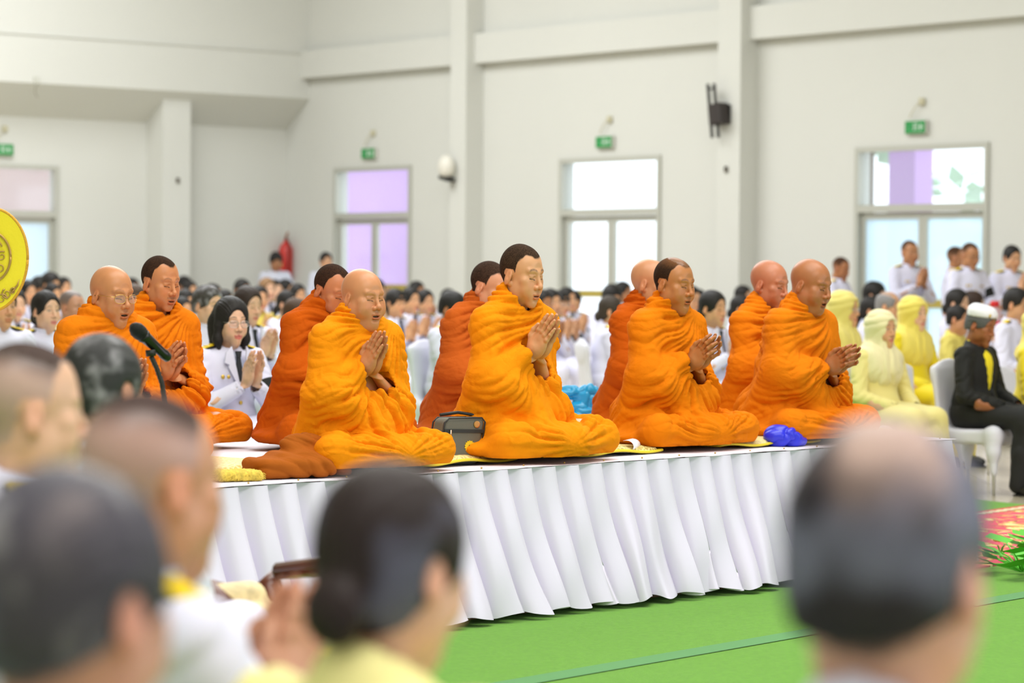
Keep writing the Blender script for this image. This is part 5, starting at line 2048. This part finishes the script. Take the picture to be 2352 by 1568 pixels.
def make_chair(label, loc, rz, s=1.0, m=None):
    """banquet chair in a stretched white cover"""
    root = thing('banquet_chair', label, 'chair', (loc[0], loc[1], 0), rz, 'white covered banquet chairs')
    root.scale = (s, s, s)

    def cover():
        q = Solid((-.3, -.34, .10), (.3, .36, 1.02), .011)
        q.box((0, -.02, .375), (.215, .235, .05), .03)
        q.box((0, .200, .61), (.205, .020, .22), .02, .03, R=rot(-.13))
        q.ell((0, .227, .78), (.203, .024, .10), .03)
        for a in (-1, 1):
            for b, y in ((-1, -.22), (1, .17)):
                q.chain([(a * .19, y, .40), (a * .20, y + b * .01, .28), (a * .205, y + b * .015, .14)], [.05, .036, .018], .05)
        for y in (-.23, .17):
            q.cap((-.18, y, .37), (.18, y, .37), .03, .03, .05)
        V, F = q.skin()
        n = vnoise(V * 7, 2, 2)
        N = normals(V, F)
        return relax(V + N * (.004 * n)[:, None], F, 2, .5), F
    share('cover', ('chaircover',), cover, mat('white_chair_cover', S(220, 220, 230), rough=.75, sheen=.1, bump=.1, bscale=30), root)
    for a in (-1, 1):
        for y in (-.235, .185):
            o = share('leg', ('chairleg',), lambda: mbdata(MB().tube([(0, 0, 0), (0, 0, .30)], .012, 8)), mat('chrome_leg', S(200, 200, 196), rough=.3, metal=.7), root)
            o.location = (a * .205, y, 0)
    return root


def make_hijab(label, px, py, h, dress, scarf, **kw):
    kw.setdefault('low', 'robe')
    body, HM, hc, hs = make_person(label, px, py, h, kind='hijab', hair='hijab', cloth=dress, **kw)
    stand = False
    z = zs_of(False)

    def scarf_mesh():
        s = Solid((-.27, -.26, z - .30), (.27, .25, z + .36), .006)
        a = hc
        s.ell(a + (0, .022, .034), (.098, .112, .098)).ell(a + (0, -.025, .02), (.083, .072, .088), .03)
        s.ell(a + (0, .03, -.08), (.092, .10, .12), .05)
        s.ell((0, .02, z - .02), (.185, .125, .10), .05).ell((0, -.03, z - .10), (.165, .11, .13), .05)
        s.ell(a + (0, -.12, -.012), (.056, .075, .083), .008, sub=True)
        s.cap((0, 0, z + .0), (0, 0, z - .26), .052, .10, .0, sub=True)
        V, F = s.skin()
        N = normals(V, F)
        x, y, zz = (V - np.array((0, -.08, z + .09))).T
        n1 = vnoise(V * 8, 4, 2)
        ang = np.arctan2(x, -zz + .25)
        d = (.008 * ridge(ang * 4.2 + n1 * .6) + .004 * ridge(ang * 10 + n1)) * sstep(.06, -.06, V[:, 2] - z - .06) + .004 * ridge(np.hypot(x, zz) * 22 + n1 * .5) * sstep(-.05, .1, V[:, 2] - z)
        return relax(V + N * d[:, None], F, 1, .4), F
    share('headscarf', ('hijab', scarf.name), scarf_mesh, scarf, body)
    return body

# ------------------------------------------------------------------ the ten monks
def build_monks():
    gold = robe_mat('golden_robe', S(242, 142, 12), S(255, 200, 60))
    gold2 = robe_mat('ochre_robe', S(226, 122, 8), S(250, 180, 50))
    deep = robe_mat('deep_orange_robe', S(190, 84, 8), S(240, 140, 40))
    rust = robe_mat('rust_orange_robe', S(190, 90, 28), S(236, 140, 60))
    amb = robe_mat('amber_robe', S(226, 122, 12), S(255, 180, 50))
    black = (.009, .008, .007)

    def at(px, py):
        return on_z(px, py, SZ) + np.array((0, 0, .03))
    rz = math.radians(45)
    # front row
    make_monk('elderly shaved monk in orange robe wearing gold spectacles behind the microphone', at(232, 1078), rz, S(196, 132, 88), amb, head=dict(brow_k=.25, stubble=.1), hyaw=math.radians(3), hpitch=.10, hk=dict(mouth=.6, fat=.5, neck=.06), hscale=(1.0, .95, 1.06), seed=2, girth=1.08, glasses=True, sc=0.860, headoff=(0, 0, -0.03), hands=dict(at=(-.02, -.21, .28)))
    make_monk('stout shaved monk in golden robe beside the brown cloth bag', at(806, 1082), rz, S(206, 140, 98), gold, head=dict(brow_k=.15), hyaw=math.radians(-1), hpitch=.06, hk=dict(mouth=.45, fat=.9, neck=.068), hscale=(.99, .95, 1.06), seed=8, knees=(1, .92), girth=1.10, sc=0.845, headoff=(0, 0, -0.02), hands=dict(at=(-.055, -.165, .405), pitch=.55))
    make_monk('tall thin monk with cropped black hair beside the grey bag', at(1166, 1058), math.radians(48), S(218, 160, 118), gold, head=dict(hair=black, hairline=dict(top=.073, rec=.012), brow_k=.7), hyaw=math.radians(3), hpitch=.12, hk=dict(mouth=.2, neck=.054), hscale=(.93, .92, 1.10), seed=3, knees=(.80, 1), girth=.97, sc=0.940, hands=dict(at=(-.04, -.185, .415), pitch=.62, elbow=(.13, -.05, .255)))
    make_monk('round-faced monk with receding dark hair on pale gold mat', at(1518, 1031), math.radians(48), S(186, 122, 74), gold2, head=dict(hair=black, hairline=dict(top=.082, rec=.022, bald=.55), brow_k=.6), hyaw=math.radians(1), hpitch=.12, hk=dict(mouth=.3, fat=.6, neck=.064), hscale=(1.0, .94, 1.04), seed=14, girth=1.06, sc=0.900, hands=dict(at=(-.03, -.215, .365), pitch=.86, curl=.7, spread=.2, open=.06))
    make_monk('heavy shaved monk in orange robe beside the deep blue cloth', at(1806, 1015), math.radians(50), S(176, 112, 72), amb, head=dict(brow_k=.2), hyaw=math.radians(3), hpitch=.22, hk=dict(mouth=.7, fat=1.0, neck=.07), hscale=(1.02, .96, 1.04), seed=23, girth=1.14, lean=.22, sc=0.915, hands=dict(at=(-.04, -.27, .325), pitch=1.05, curl=.8, spread=.25, open=.07, elbow=(.19, -.13, .235)))
    # second row
    make_monk('young monk with cropped hair behind the monk with spectacles', at(345, 1031), rz, S(196, 130, 84), amb, head=dict(hair=black, hairline=dict(top=.080, rec=.020), brow_k=.5, stache=.35), hyaw=math.radians(3), hpitch=.14, hk=dict(mouth=.3), hscale=(.96, .93, 1.06), seed=31, sc=0.885, hands=dict(at=(-.055, -.19, .315), pitch=.72, curl=.4, spread=.2))
    make_monk('bowing monk with cropped hair in deep orange robe behind the stout monk', at(722, 1030), rz, S(196, 124, 84), deep, head=dict(hair=black, hairline=dict(top=.086, rec=.028), brow_k=.4, stache=.3), hyaw=math.radians(-1), hpitch=.34, hscale=(.98, .94, 1.04), seed=41, lean=.2, sc=0.900, headoff=(0, 0, -0.035), hands=dict(at=(-.03, -.19, .38)))
    make_monk('broad monk with cropped hair in rust robe hidden behind the tall monk', at(1085, 1017), math.radians(48), S(214, 152, 118), rust, head=dict(hair=black, hairline=dict(top=.080), brow_k=.5), hyaw=math.radians(11), hpitch=.28, hk=dict(fat=.5, neck=.062), hscale=(1.0, .95, 1.04), seed=53, girth=1.12, lean=.18, sc=0.905, headoff=(0, 0, -0.02), hands=dict(at=(-.03, -.19, .38)))
    make_monk('shaved monk half hidden behind the round-faced monk', at(1466, 999), math.radians(50), S(200, 140, 100), deep, head=dict(brow_k=.2), hyaw=math.radians(17), hpitch=.10, hscale=(.98, .94, 1.06), seed=61, sc=0.900, hands=dict(at=(-.03, -.19, .38)))
    make_monk('frowning shaved monk behind the heavy monk at the stage end', at(1738, 1000), math.radians(50), S(190, 122, 90), amb, head=dict(brow_k=.35), hyaw=math.radians(3), hpitch=.16, hscale=(1.0, .95, 1.04), seed=71, sc=0.900, hands=dict(at=(-.03, -.19, .38)))


build_monks()

# ------------------------------------------------------------------ the audience
def build_crowd():
    P = make_person
    T = (214, 162, 122)
    Dk = (176, 122, 84)
    Lt = (228, 182, 150)
    # left block, from the left edge
    P('stout officer in white tunic and gold epaulettes half behind the yellow fan', 4, 655, 96, 'tunic', 'm', 'short', seed=1, skin=T, fine=True, yaw=38, pose='lap', eyes=.6)
    P('woman in white whose face shows under the yellow fan rim', 36, 664, 70, 'suit', 'f', 'bun', seed=2, skin=Lt, yaw=30)
    P('woman in white suit with dark tie just right of the yellow fan', 64, 644, 54, 'suit', 'f', 'bun', seed=3, skin=T, yaw=42)
    P('dark-haired guest with yellow epaulettes under the left door', 92, 636, 50, 'tunic', 'm', 'full', seed=4, skin=Dk, yaw=60)
    P('guest with thick black hair against the left door frame', 117, 627, 54, 'tunic', 'm', 'full', seed=5, skin=T, yaw=55)
    P('woman with pulled back hair and yellow collar right of the left door', 147, 636, 47, 'suit', 'f', 'bun', seed=6, skin=T, yaw=40)
    P('woman showing only forehead behind the young woman with low bun', 121, 651, 54, 'suit', 'f', 'bun', seed=7, skin=T, yaw=48)
    P('young woman with smooth low bun and white collar left of the spectacled monk', 106, 668, 90, 'tunic', 'f', 'bun', seed=8, skin=Lt, fine=True, yaw=42, pose='lap', lips=(206, 96, 100), eyes=.9, hp=0)
    P('grey cropped man whose ear shows behind the spectacled monk', 166, 667, 80, 'tunic', 'm', 'buzz', hcol=(.10, .10, .10), seed=9, skin=(190, 140, 110), yaw=60)
    P('woman with brown fringe and glasses between the two left monks', 309, 655, 78, 'suit', 'f', 'bangs', hcol=BRN, seed=10, skin=Lt, glasses='silver', yaw=42)
    P('light brown haired guest behind the woman with brown fringe', 283, 640, 47, 'blouse', 'f', 'full', hcol=LBR, seed=12, skin=T, yaw=48)
    P('dark-haired man farthest back between the two left monks', 304, 639, 44, 'shirt', 'm', 'short', seed=13, skin=Dk, yaw=50)
    P('dark-haired man half hidden right of the young cropped monk', 424, 634, 42, 'shirt', 'm', 'short', seed=14, skin=Dk, yaw=45)
    P('woman with smooth hair and yellow epaulette right of the young monk', 437, 645, 45, 'suit', 'f', 'bun', seed=15, skin=T, yaw=40)
    P('woman in yellow blouse looking down right of the young monk', 427, 665, 57, 'blouse', 'f', 'bun', seed=16, skin=T, yaw=40, hp=.2)
    P('child with glasses low by the young monk shoulder', 420, 716, 58, 'shirt', 'f', 'bun', seed=17, skin=T, yaw=40, top=1.08, glasses='silver')
    P('man with greying side-parted hair and stiff white collar', 478, 656, 90, 'tunic', 'm', 'short', hcol=(.045, .04, .035), seed=18, skin=Lt, fine=True, yaw=52, grey=.25)
    P('woman with black hair bow behind the greying man', 490, 652, 52, 'suit', 'f', 'bun', seed=19, skin=T, yaw=60)
    P('dark head showing between the greying man and the bob-haired woman', 517, 666, 52, 'suit', 'f', 'bun', seed=20, skin=T, yaw=60)
    P('man with short flat hair above the woman with long forehead', 557, 641, 50, 'tunic', 'm', 'short', seed=21, skin=Dk, yaw=45)
    P('praying woman with dark pulled back hair behind the bob-haired woman', 570, 658, 86, 'suit', 'f', 'bun', hcol=(.03, .02, .016), seed=22, skin=Lt, fine=True, yaw=45, hp=.12, eyes=0)
    P('woman with black bob and glasses praying in white suit with black tie', 531, 683, 108, 'suit', 'f', 'bob', seed=24, skin=Lt, fine=True, yaw=38, hp=.10, hy=-4, glasses='silver', eyes=.25, lips=(212, 96, 92), chair='white covered chair under the bob-haired woman in suit')
    P('woman in yellow blouse and tight bun behind the praying row', 597, 657, 57, 'blouse', 'f', 'bun', seed=25, skin=T, yaw=25)
    P('woman with light brown hair tied up in front of the standing youth', 614, 638, 52, 'suit', 'f', 'bun', hcol=LBR, seed=26, skin=Lt, yaw=35)
    P('pale faced woman right of the light brown haired woman', 633, 643, 46, 'suit', 'f', 'bun', seed=27, skin=Lt, yaw=35)
    P('youth in white shirt standing by the red extinguisher', 634, 578, 39, 'shirt', 'm', 'full', seed=28, skin=Dk, stand=True, yaw=20, hp=.3, pose='clasp')
    P('dark-haired guest seated under the red extinguisher', 657, 642, 46, 'suit', 'f', 'bun', seed=29, skin=T, yaw=65)
    P('man with neat black hair right of the woman with black hair net', 684, 652, 51, 'tunic', 'm', 'short', seed=30, skin=T, yaw=40)
    P('woman with black hair net and long tail in white jacket', 660, 668, 59, 'suit', 'f', 'pony', seed=31, skin=Lt, yaw=58)
    P('guest whose dark brown crown shows behind the bowing monk', 682, 688, 70, 'suit', 'f', 'full', hcol=BRN, seed=32, skin=T, yaw=70)
    P('young man standing beside the lilac door', 749, 577, 38, 'shirt', 'm', 'short', seed=33, skin=T, stand=True, yaw=25, pose='clasp')
    # middle block
    P('man with side-swept black hair right of the stout monk', 864, 642, 52, 'tunic', 'm', 'full', seed=34, skin=T, yaw=50)
    P('woman with short permed hair and gold glasses by the stout monk cheek', 868, 689, 66, 'suit', 'f', 'full', hcol=BRN, seed=35, skin=Lt, yaw=25, glasses='gold')
    P('guest with brown hair under the lilac door', 889, 661, 46, 'blouse', 'f', 'long', hcol=LBR, seed=36, skin=T, yaw=60)
    P('praying woman with wispy fringe and black tie, first of three', 909, 664, 62, 'suit', 'f', 'bangs', seed=37, skin=T, yaw=44, eyes=.2)
    P('praying woman in white suit in the middle of three', 944, 660, 58, 'suit', 'f', 'bun', seed=38, skin=T, yaw=40, eyes=.2)
    P('praying woman in white suit nearest the rust robed monk', 977, 665, 57, 'suit', 'f', 'bun', seed=39, skin=T, yaw=38, eyes=.2)
    P('man with cropped black hair above the three praying women', 958, 645, 49, 'tunic', 'm', 'crop', seed=40, skin=Dk, yaw=50)
    P('man with black frame glasses bowing by the rust robed monk', 1040, 670, 78, 'tunic', 'm', 'short', seed=41, skin=Dk, yaw=62, hp=.2, glasses='silver', fine=True, chair='white covered chair showing left of the rust robed monk')
    P('dark head behind the man with black frame glasses', 1031, 664, 45, 'shirt', 'm', 'short', seed=42, skin=Dk, yaw=60)
    P('man with thinning hair beside the tall monk chin', 1247, 666, 62, 'tunic', 'm', 'short', seed=43, skin=Dk, yaw=40, eyes=.2)
    P('man with black hair second beside the tall monk chin', 1266, 664, 60, 'tunic', 'm', 'short', seed=44, skin=T, yaw=42)
    P('praying woman with glasses and yellow epaulette right of the tall monk hands', 1288, 668, 62, 'suit', 'f', 'bangs', seed=45, skin=T, yaw=38, glasses='silver', eyes=.3)
    P('woman with brown parted hair behind the praying woman with glasses', 1303, 660, 54, 'suit', 'f', 'bun', seed=46, skin=T, yaw=45)
    P('woman bowing over raised hands before the bright middle door', 1319, 668, 49, 'suit', 'f', 'bun', seed=47, skin=T, yaw=15, hp=.5, eyes=0)
    P('guest with full dark fringe before the bright middle door', 1406, 656, 58, 'suit', 'f', 'full', seed=48, skin=T, yaw=30, hp=.25)
    P('man with black crew cut before the right leaf of the middle door', 1432, 646, 52, 'tunic', 'm', 'crop', seed=49, skin=Dk, yaw=58)
    P('woman with curly bun in white jacket seen from behind', 1404, 680, 68, 'tunic', 'f', 'bun', hcol=(.04, .03, .022), seed=50, skin=T, yaw=100, hy=-15, pose='lap', chair='white covered chair under the woman with curly bun')
    P('man with glasses seen past the round-faced monk nose', 1588, 657, 60, 'tunic', 'm', 'short', seed=51, skin=T, yaw=40, glasses='black')
    P('young man beside the man with glasses past the round-faced monk', 1605, 664, 48, 'shirt', 'm', 'short', seed=52, skin=T, yaw=40)
    P('praying woman with low black bun and white suit between two right monks', 1638, 668, 80, 'suit', 'f', 'bun', seed=53, skin=T, fine=True, yaw=48, eyes=0)
    P('man with short black hair left of the frowning monk', 1708, 655, 52, 'tunic', 'm', 'crop', seed=54, skin=T, yaw=55)
    P('dark-haired woman in white just left of the frowning monk', 1704, 678, 62, 'suit', 'f', 'bun', seed=55, skin=T, yaw=70)
    # right block
    P('officer standing with bowed cropped head left of the right door', 1932, 587, 52, 'tunic', 'm', 'buzz', seed=56, skin=(170, 112, 74), stand=True, yaw=55, hp=.3, pose='clasp', eyes=0)
    P('man whose face shows between the heavy monk and the yellow headscarf', 1886, 676, 58, 'tunic', 'm', 'short', seed=57, skin=Dk, yaw=50)
    yl = mat('yellow_scarf', S(228, 212, 116), rough=.75, sheen=.3)
    yd = mat('yellow_dress', S(230, 200, 60), rough=.7, sheen=.2)
    by = mat('bright_yellow_dress', S(238, 214, 8), rough=.6, sheen=.2)
    ys = mat('light_yellow_scarf', S(234, 214, 96), rough=.75, sheen=.3)
    cr = mat('cream_scarf', S(236, 226, 176), rough=.8, sheen=.3)
    cd = mat('cream_dress', S(234, 220, 140), rough=.7, sheen=.2)
    make_hijab('woman in pale yellow headscarf and glasses behind the heavy monk', 1940, 668, 80, yd, yl, sex='f', seed=58, skin=T, yaw=62, pose='lap', glasses='silver', chair='white covered chair behind the heavy monk hands')
    P('young guest with thick black mop of hair before the right door', 2010, 649, 60, 'tunic', 'm', 'full', seed=59, skin=Lt, yaw=62)
    P('woman with black tail of hair beside the balding man', 2003, 682, 62, 'suit', 'f', 'pony', seed=60, skin=T, yaw=70)
    P('balding grey-sided man with glasses and gold epaulette', 2042, 669, 70, 'tunic', 'm', 'greyside', seed=61, skin=T, yaw=62, glasses='gold')
    make_hijab('woman in yellow headscarf and vivid yellow dress', 2100, 680, 79, by, ys, sex='f', seed=62, skin=Lt, yaw=42, pose='lap', eyes=.8, fine=True)
    make_hijab('girl in cream headscarf and cream dress seated in front', 2026, 758, 76, cd, cr, D=17.0, sex='f', seed=63, skin=T, yaw=40, pose='lap', eyes=.6, top=1.09, fine=True, chair='white covered chair under the girl in cream')
    P('officer standing praying in front of the right door glass', 2090, 548, 57, 'tunic', 'm', 'buzz', seed=64, skin=(188, 132, 92), stand=True, yaw=28, eyes=.2)
    P('officer with black glasses standing and looking down at the right door', 2229, 553, 59, 'tunic', 'm', 'buzz', seed=65, skin=(188, 132, 92), stand=True, yaw=30, hp=.22, pose='clasp', glasses='black', eyes=.2)
    P('officer standing half hidden behind the officer with black glasses', 2197, 562, 53, 'tunic', 'm', 'buzz', seed=66, skin=(180, 124, 86), stand=True, yaw=75, pose='clasp')
    P('officer with black crew cut standing praying at the right edge', 2325, 560, 58, 'tunic', 'm', 'crop', seed=67, skin=T, stand=True, yaw=22, hp=.15, eyes=.2)
    P('woman with low black bun and epaulette behind the man in white cap', 2200, 664, 66, 'tunic', 'f', 'bun', seed=68, skin=Lt, yaw=58, eyes=.2)
    P('woman with long straight brown hair behind the white cap', 2236, 670, 66, 'suit', 'f', 'long', hcol=(.035, .02, .014), seed=69, skin=T, yaw=75)
    ysh = mat('pale_yellow_shirt', S(226, 210, 106), rough=.75)
    P('boy with cropped hair in yellow shirt behind the man in black', 2200, 744, 64, 'shirt', 'm', 'crop', seed=70, skin=(206, 150, 112), yaw=62, pose='lap', top=1.06, cloth=ysh)
    P('man with glasses and gold epaulette at the right edge', 2336, 662, 74, 'tunic', 'm', 'short', seed=71, skin=T, yaw=55, glasses='gold', pose='lap')
    make_hijab('woman in vivid yellow cut by the right picture edge', 2392, 705, 84, by, ys, sex='f', seed=73, skin=T, yaw=60, pose='lap')
    # man in black with a white cap
    b, HM, hc, hs = P('man in black jacket and white cap sitting with hands folded', 2254, 704, 92, 'black', 'm', 'short', seed=72, D=17.0, free=True, skin=(160, 100, 62), fine=True, yaw=52, hp=.30, pose='lap', eyes=0, hcol=(.09, .09, .09), chair='white covered chair under the man in black jacket')

    def cap():
        s = Solid((-.13, -.14, 0), (.13, .16, .20), .006)
        s.ell((0, .015, .085), (.092, .110, .045))
        s.ell((0, .015, .055), (.090, .108, .10), .02)
        s.half((0, -.16, -1), -.058)
        s.half((0, 0, 1), .128, .012)
        s.ell((0, .015, .03), (.080, .098, .07), .0, sub=True)
        V, F = s.skin()
        V = relax(V, F, 2)
        return (V * hs) @ HM.T + hc, F
    V, F = cap()
    c = link('cap', V, F, mat('white_cap', S(242, 242, 248), rough=.8, bump=.3, bscale=120), b)
    bd = MB().ball((-.055, -.075, .085), (.010, .008, .014), 8)
    bd.v = [tuple((np.array(v) * hs) @ HM.T + hc) for v in bd.v]
    bd.build('cap_badge', mat('gold_button', (1, 1, 1)), c, True)
    # the empty-looking chairs at the right
    for (px, py, D, lab) in ((2112, 796, 18.0, 'white covered chair back right of the girl in cream'), (2350, 812, 18.6, 'white covered chair at the right edge before the glasses man')):
        p = pt(px, py, D)
        make_chair(lab, p, math.radians(45), (CAMZ - (py - horizon(px)) * D / FPX) / .985)
    # red capped bottle
    p = pt(2285, 722, 22)
    r = thing('water_bottle', 'clear bottle with red cap held up behind the white cap', 'bottle', p)
    MB().lathe([(.045, -.13), (.05, -.12), (.05, .03), (.03, .05), (.024, .07)], 16).build('bottle_body', mat('bottle_pink', S(232, 200, 208), rough=.2, alpha=.6), r, True)
    MB().lathe([(.03, .06), (.034, .065), (.034, .10), (.03, .105)], 16).build('cap', mat('bottle_cap_red', S(214, 30, 36), rough=.4), r, True)
    MB().lathe([(.051, -.1), (.051, -.05)], 16).build('label_band', mat('bottle_label', S(214, 60, 80), rough=.5), r, True)


build_crowd()

# ------------------------------------------------------------------ people sitting close to the camera
def front_person(label, px, ytop, D, yaw, hair, hcol, skin, seed, grey=0, hp=.05, cloth=None, kind='tunic', sc=1.0, hy=0, pose='lap', sex='m', buzz=None, ear=True, top=1.225, thin=None, sheen=.0):
    P = pt(px, ytop, D)
    s = P[2] / top * 1.0
    body, HM, hc, hs = make_person(label, px, ytop, 300, kind, sex, hair, hcol=hcol, pose=pose, yaw=yaw, hy=hy, hp=hp, skin=skin, seed=seed, D=D, fine=True, scale=s, grey=grey, cloth=cloth, ep=kind != 'blouse', free=True, thin=thin, sheen=sheen)
    return body, HM, hc, hs, s


def build_front():
    dk = (.03, .03, .034)
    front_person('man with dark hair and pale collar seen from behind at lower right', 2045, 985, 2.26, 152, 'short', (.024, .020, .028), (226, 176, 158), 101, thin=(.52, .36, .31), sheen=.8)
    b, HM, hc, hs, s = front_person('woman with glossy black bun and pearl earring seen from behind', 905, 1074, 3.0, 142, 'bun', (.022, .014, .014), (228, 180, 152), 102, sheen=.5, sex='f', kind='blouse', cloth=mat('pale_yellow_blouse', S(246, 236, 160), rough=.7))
    pe = MB().ball(np.array((.079 * hs[0], -.004, -.047)) @ HM.T + hc, .006, 14)
    for q in (1,):
        pe.build('earring', mat('pearl', S(240, 240, 246), rough=.2, coat=.6), b, True)
    front_person('man with shaved sides and dark top seen in profile from behind', 352, 900, 3.45, 132, 'buzz', (.010, .010, .011), (206, 150, 120), 103, pose='wai')
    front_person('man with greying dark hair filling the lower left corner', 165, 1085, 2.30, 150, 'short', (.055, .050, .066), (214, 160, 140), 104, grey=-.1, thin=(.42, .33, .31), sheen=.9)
    front_person('man with grey shaved sides and black top cut by the left edge', 70, 785, 4.7, 112, 'buzz', (.010, .010, .011), (226, 180, 152), 105)
    front_person('man with wavy grey hair in front of the spectacled monk', 238, 772, 6.0, 150, 'short', (.03, .03, .03), (206, 156, 128), 106, grey=.05)
    # carved armchair behind the front guests
    root = thing('carved_armchair', 'carved wooden armchair with beige brocade back near the stage', 'chair')
    p = pt(600, 1400, 6.9)
    root.location = (p[0], p[1], 0)
    root.rotation_euler = (0, 0, .8)
    z = p[2]
    wd = mat('carved_wood', S(96, 40, 22), rough=.35, coat=.3)
    br = mat('beige_brocade', S(222, 204, 160), rough=.7, bump=.5, bscale=60, var=.3, vscale=26)
    s = Solid((-.36, -.36, .2), (.36, .36, z + .1), .012)
    s.box((0, 0, .38), (.26, .25, .05), .03).box((0, .24, z - .08), (.21, .045, .12), .04)
    V, F = s.skin()
    link('upholstery', V, F, br, root)
    for a in (-1, 1):
        for b_ in (-1, 1):
            MB().tube([(a * .27, b_ * .25, 0), (a * .28, b_ * .25, .1), (a * .26, b_ * .24, .2), (a * .28, b_ * .25, .34)], [.022, .03, .022, .035], 10).build('leg', wd, root, True)
        MB().tube([(a * .27, .26, .34), (a * .27, .27, z - .1), (a * .27, .28, z + .02), (a * .29, .28, z + .05)], [.03, .025, .035, .012], 10).build('back_post', wd, root, True)
        MB().tube([(a * .28, .26, .50), (a * .30, .05, .53), (a * .31, -.18, .52), (a * .29, -.25, .48)], [.022, .028, .03, .02], 10).build('armrest', wd, root, True)
    MB().tube([(-.27, .28, z - .02), (-.12, .28, z + .01), (0, .28, z + .035), (.12, .28, z + .01), (.27, .28, z - .02)], [.022, .025, .035, .025, .022], 10).build('top_rail', wd, root, True)
    # flowers
    rng = random.Random(5)

    def flowers(name, label, loc, hgt, n, spread, cols, leafn, bs=1.0):
        r = thing(name, label, 'flowers', (loc[0], loc[1], 0))
        lf, gr = MB(), mat('leaf_green', S(96, 190, 60), rough=.55)
        for k in range(leafn):
            a = rng.random() * 6.28
            rr = rng.uniform(.2, 1) * spread
            q = np.array((math.cos(a) * rr, math.sin(a) * rr, hgt * rng.uniform(.3, .95)))
            lf.tube([(0, 0, .02), q * .6 + (0, 0, .02), q], [.005, .004, .003], 5)
            t = np.array((math.cos(a + .4), math.sin(a + .4), .35)) * spread * .45
            sd = np.array((-math.sin(a), math.cos(a), .1)) * spread * .28
            lf.add([q, q + t * .5 + sd, q + t, q + t * .5 - sd], [(0, 1, 2, 3)])
        lf.build('leaves', gr, r)
        for k in range(n):
            a = rng.random() * 6.28
            rr = rng.uniform(.0, .8) * spread
            q = np.array((math.cos(a) * rr, math.sin(a) * rr, hgt * rng.uniform(.85, 1.05)))
            b = MB()
            for j in range(6):
                e = 2 * math.pi * j / 6
                b.ball(q + np.array((math.cos(e), math.sin(e), .3)) * .022 * bs, np.array((.016, .016, .010)) * bs, 8)
            b.ball(q + (0, 0, .012 * bs), .012 * bs, 8)
            b.build('bloom', cols[k % len(cols)], r, True)
        return r
    yw = mat('yellow_petal', S(236, 206, 40), rough=.6)
    wh = mat('white_petal', S(244, 240, 214), rough=.6)
    p = pt(792, 1508, 5.0)
    flowers('flower_arrangement', 'yellow and white flowers low behind the woman with the bun', p, p[2], 9, .12, [yw, wh], 12)
    p = on_z(2298, 1290, 0)
    flowers('small_flower', 'small yellow flower beside the leafy plant at the carpet corner', p, .09, 1, .03, [yw], 6)
    for k, (px, py, lab) in enumerate(((2345, 1322, 'bright green leafy plant lying at the carpet corner'), (2440, 1300, 'bright green leafy plant beyond the right edge'))):
        p = on_z(px, py, 0)
        flowers('leafy_plant', lab, p, .14, 0, .24, [yw], 22)


build_front()
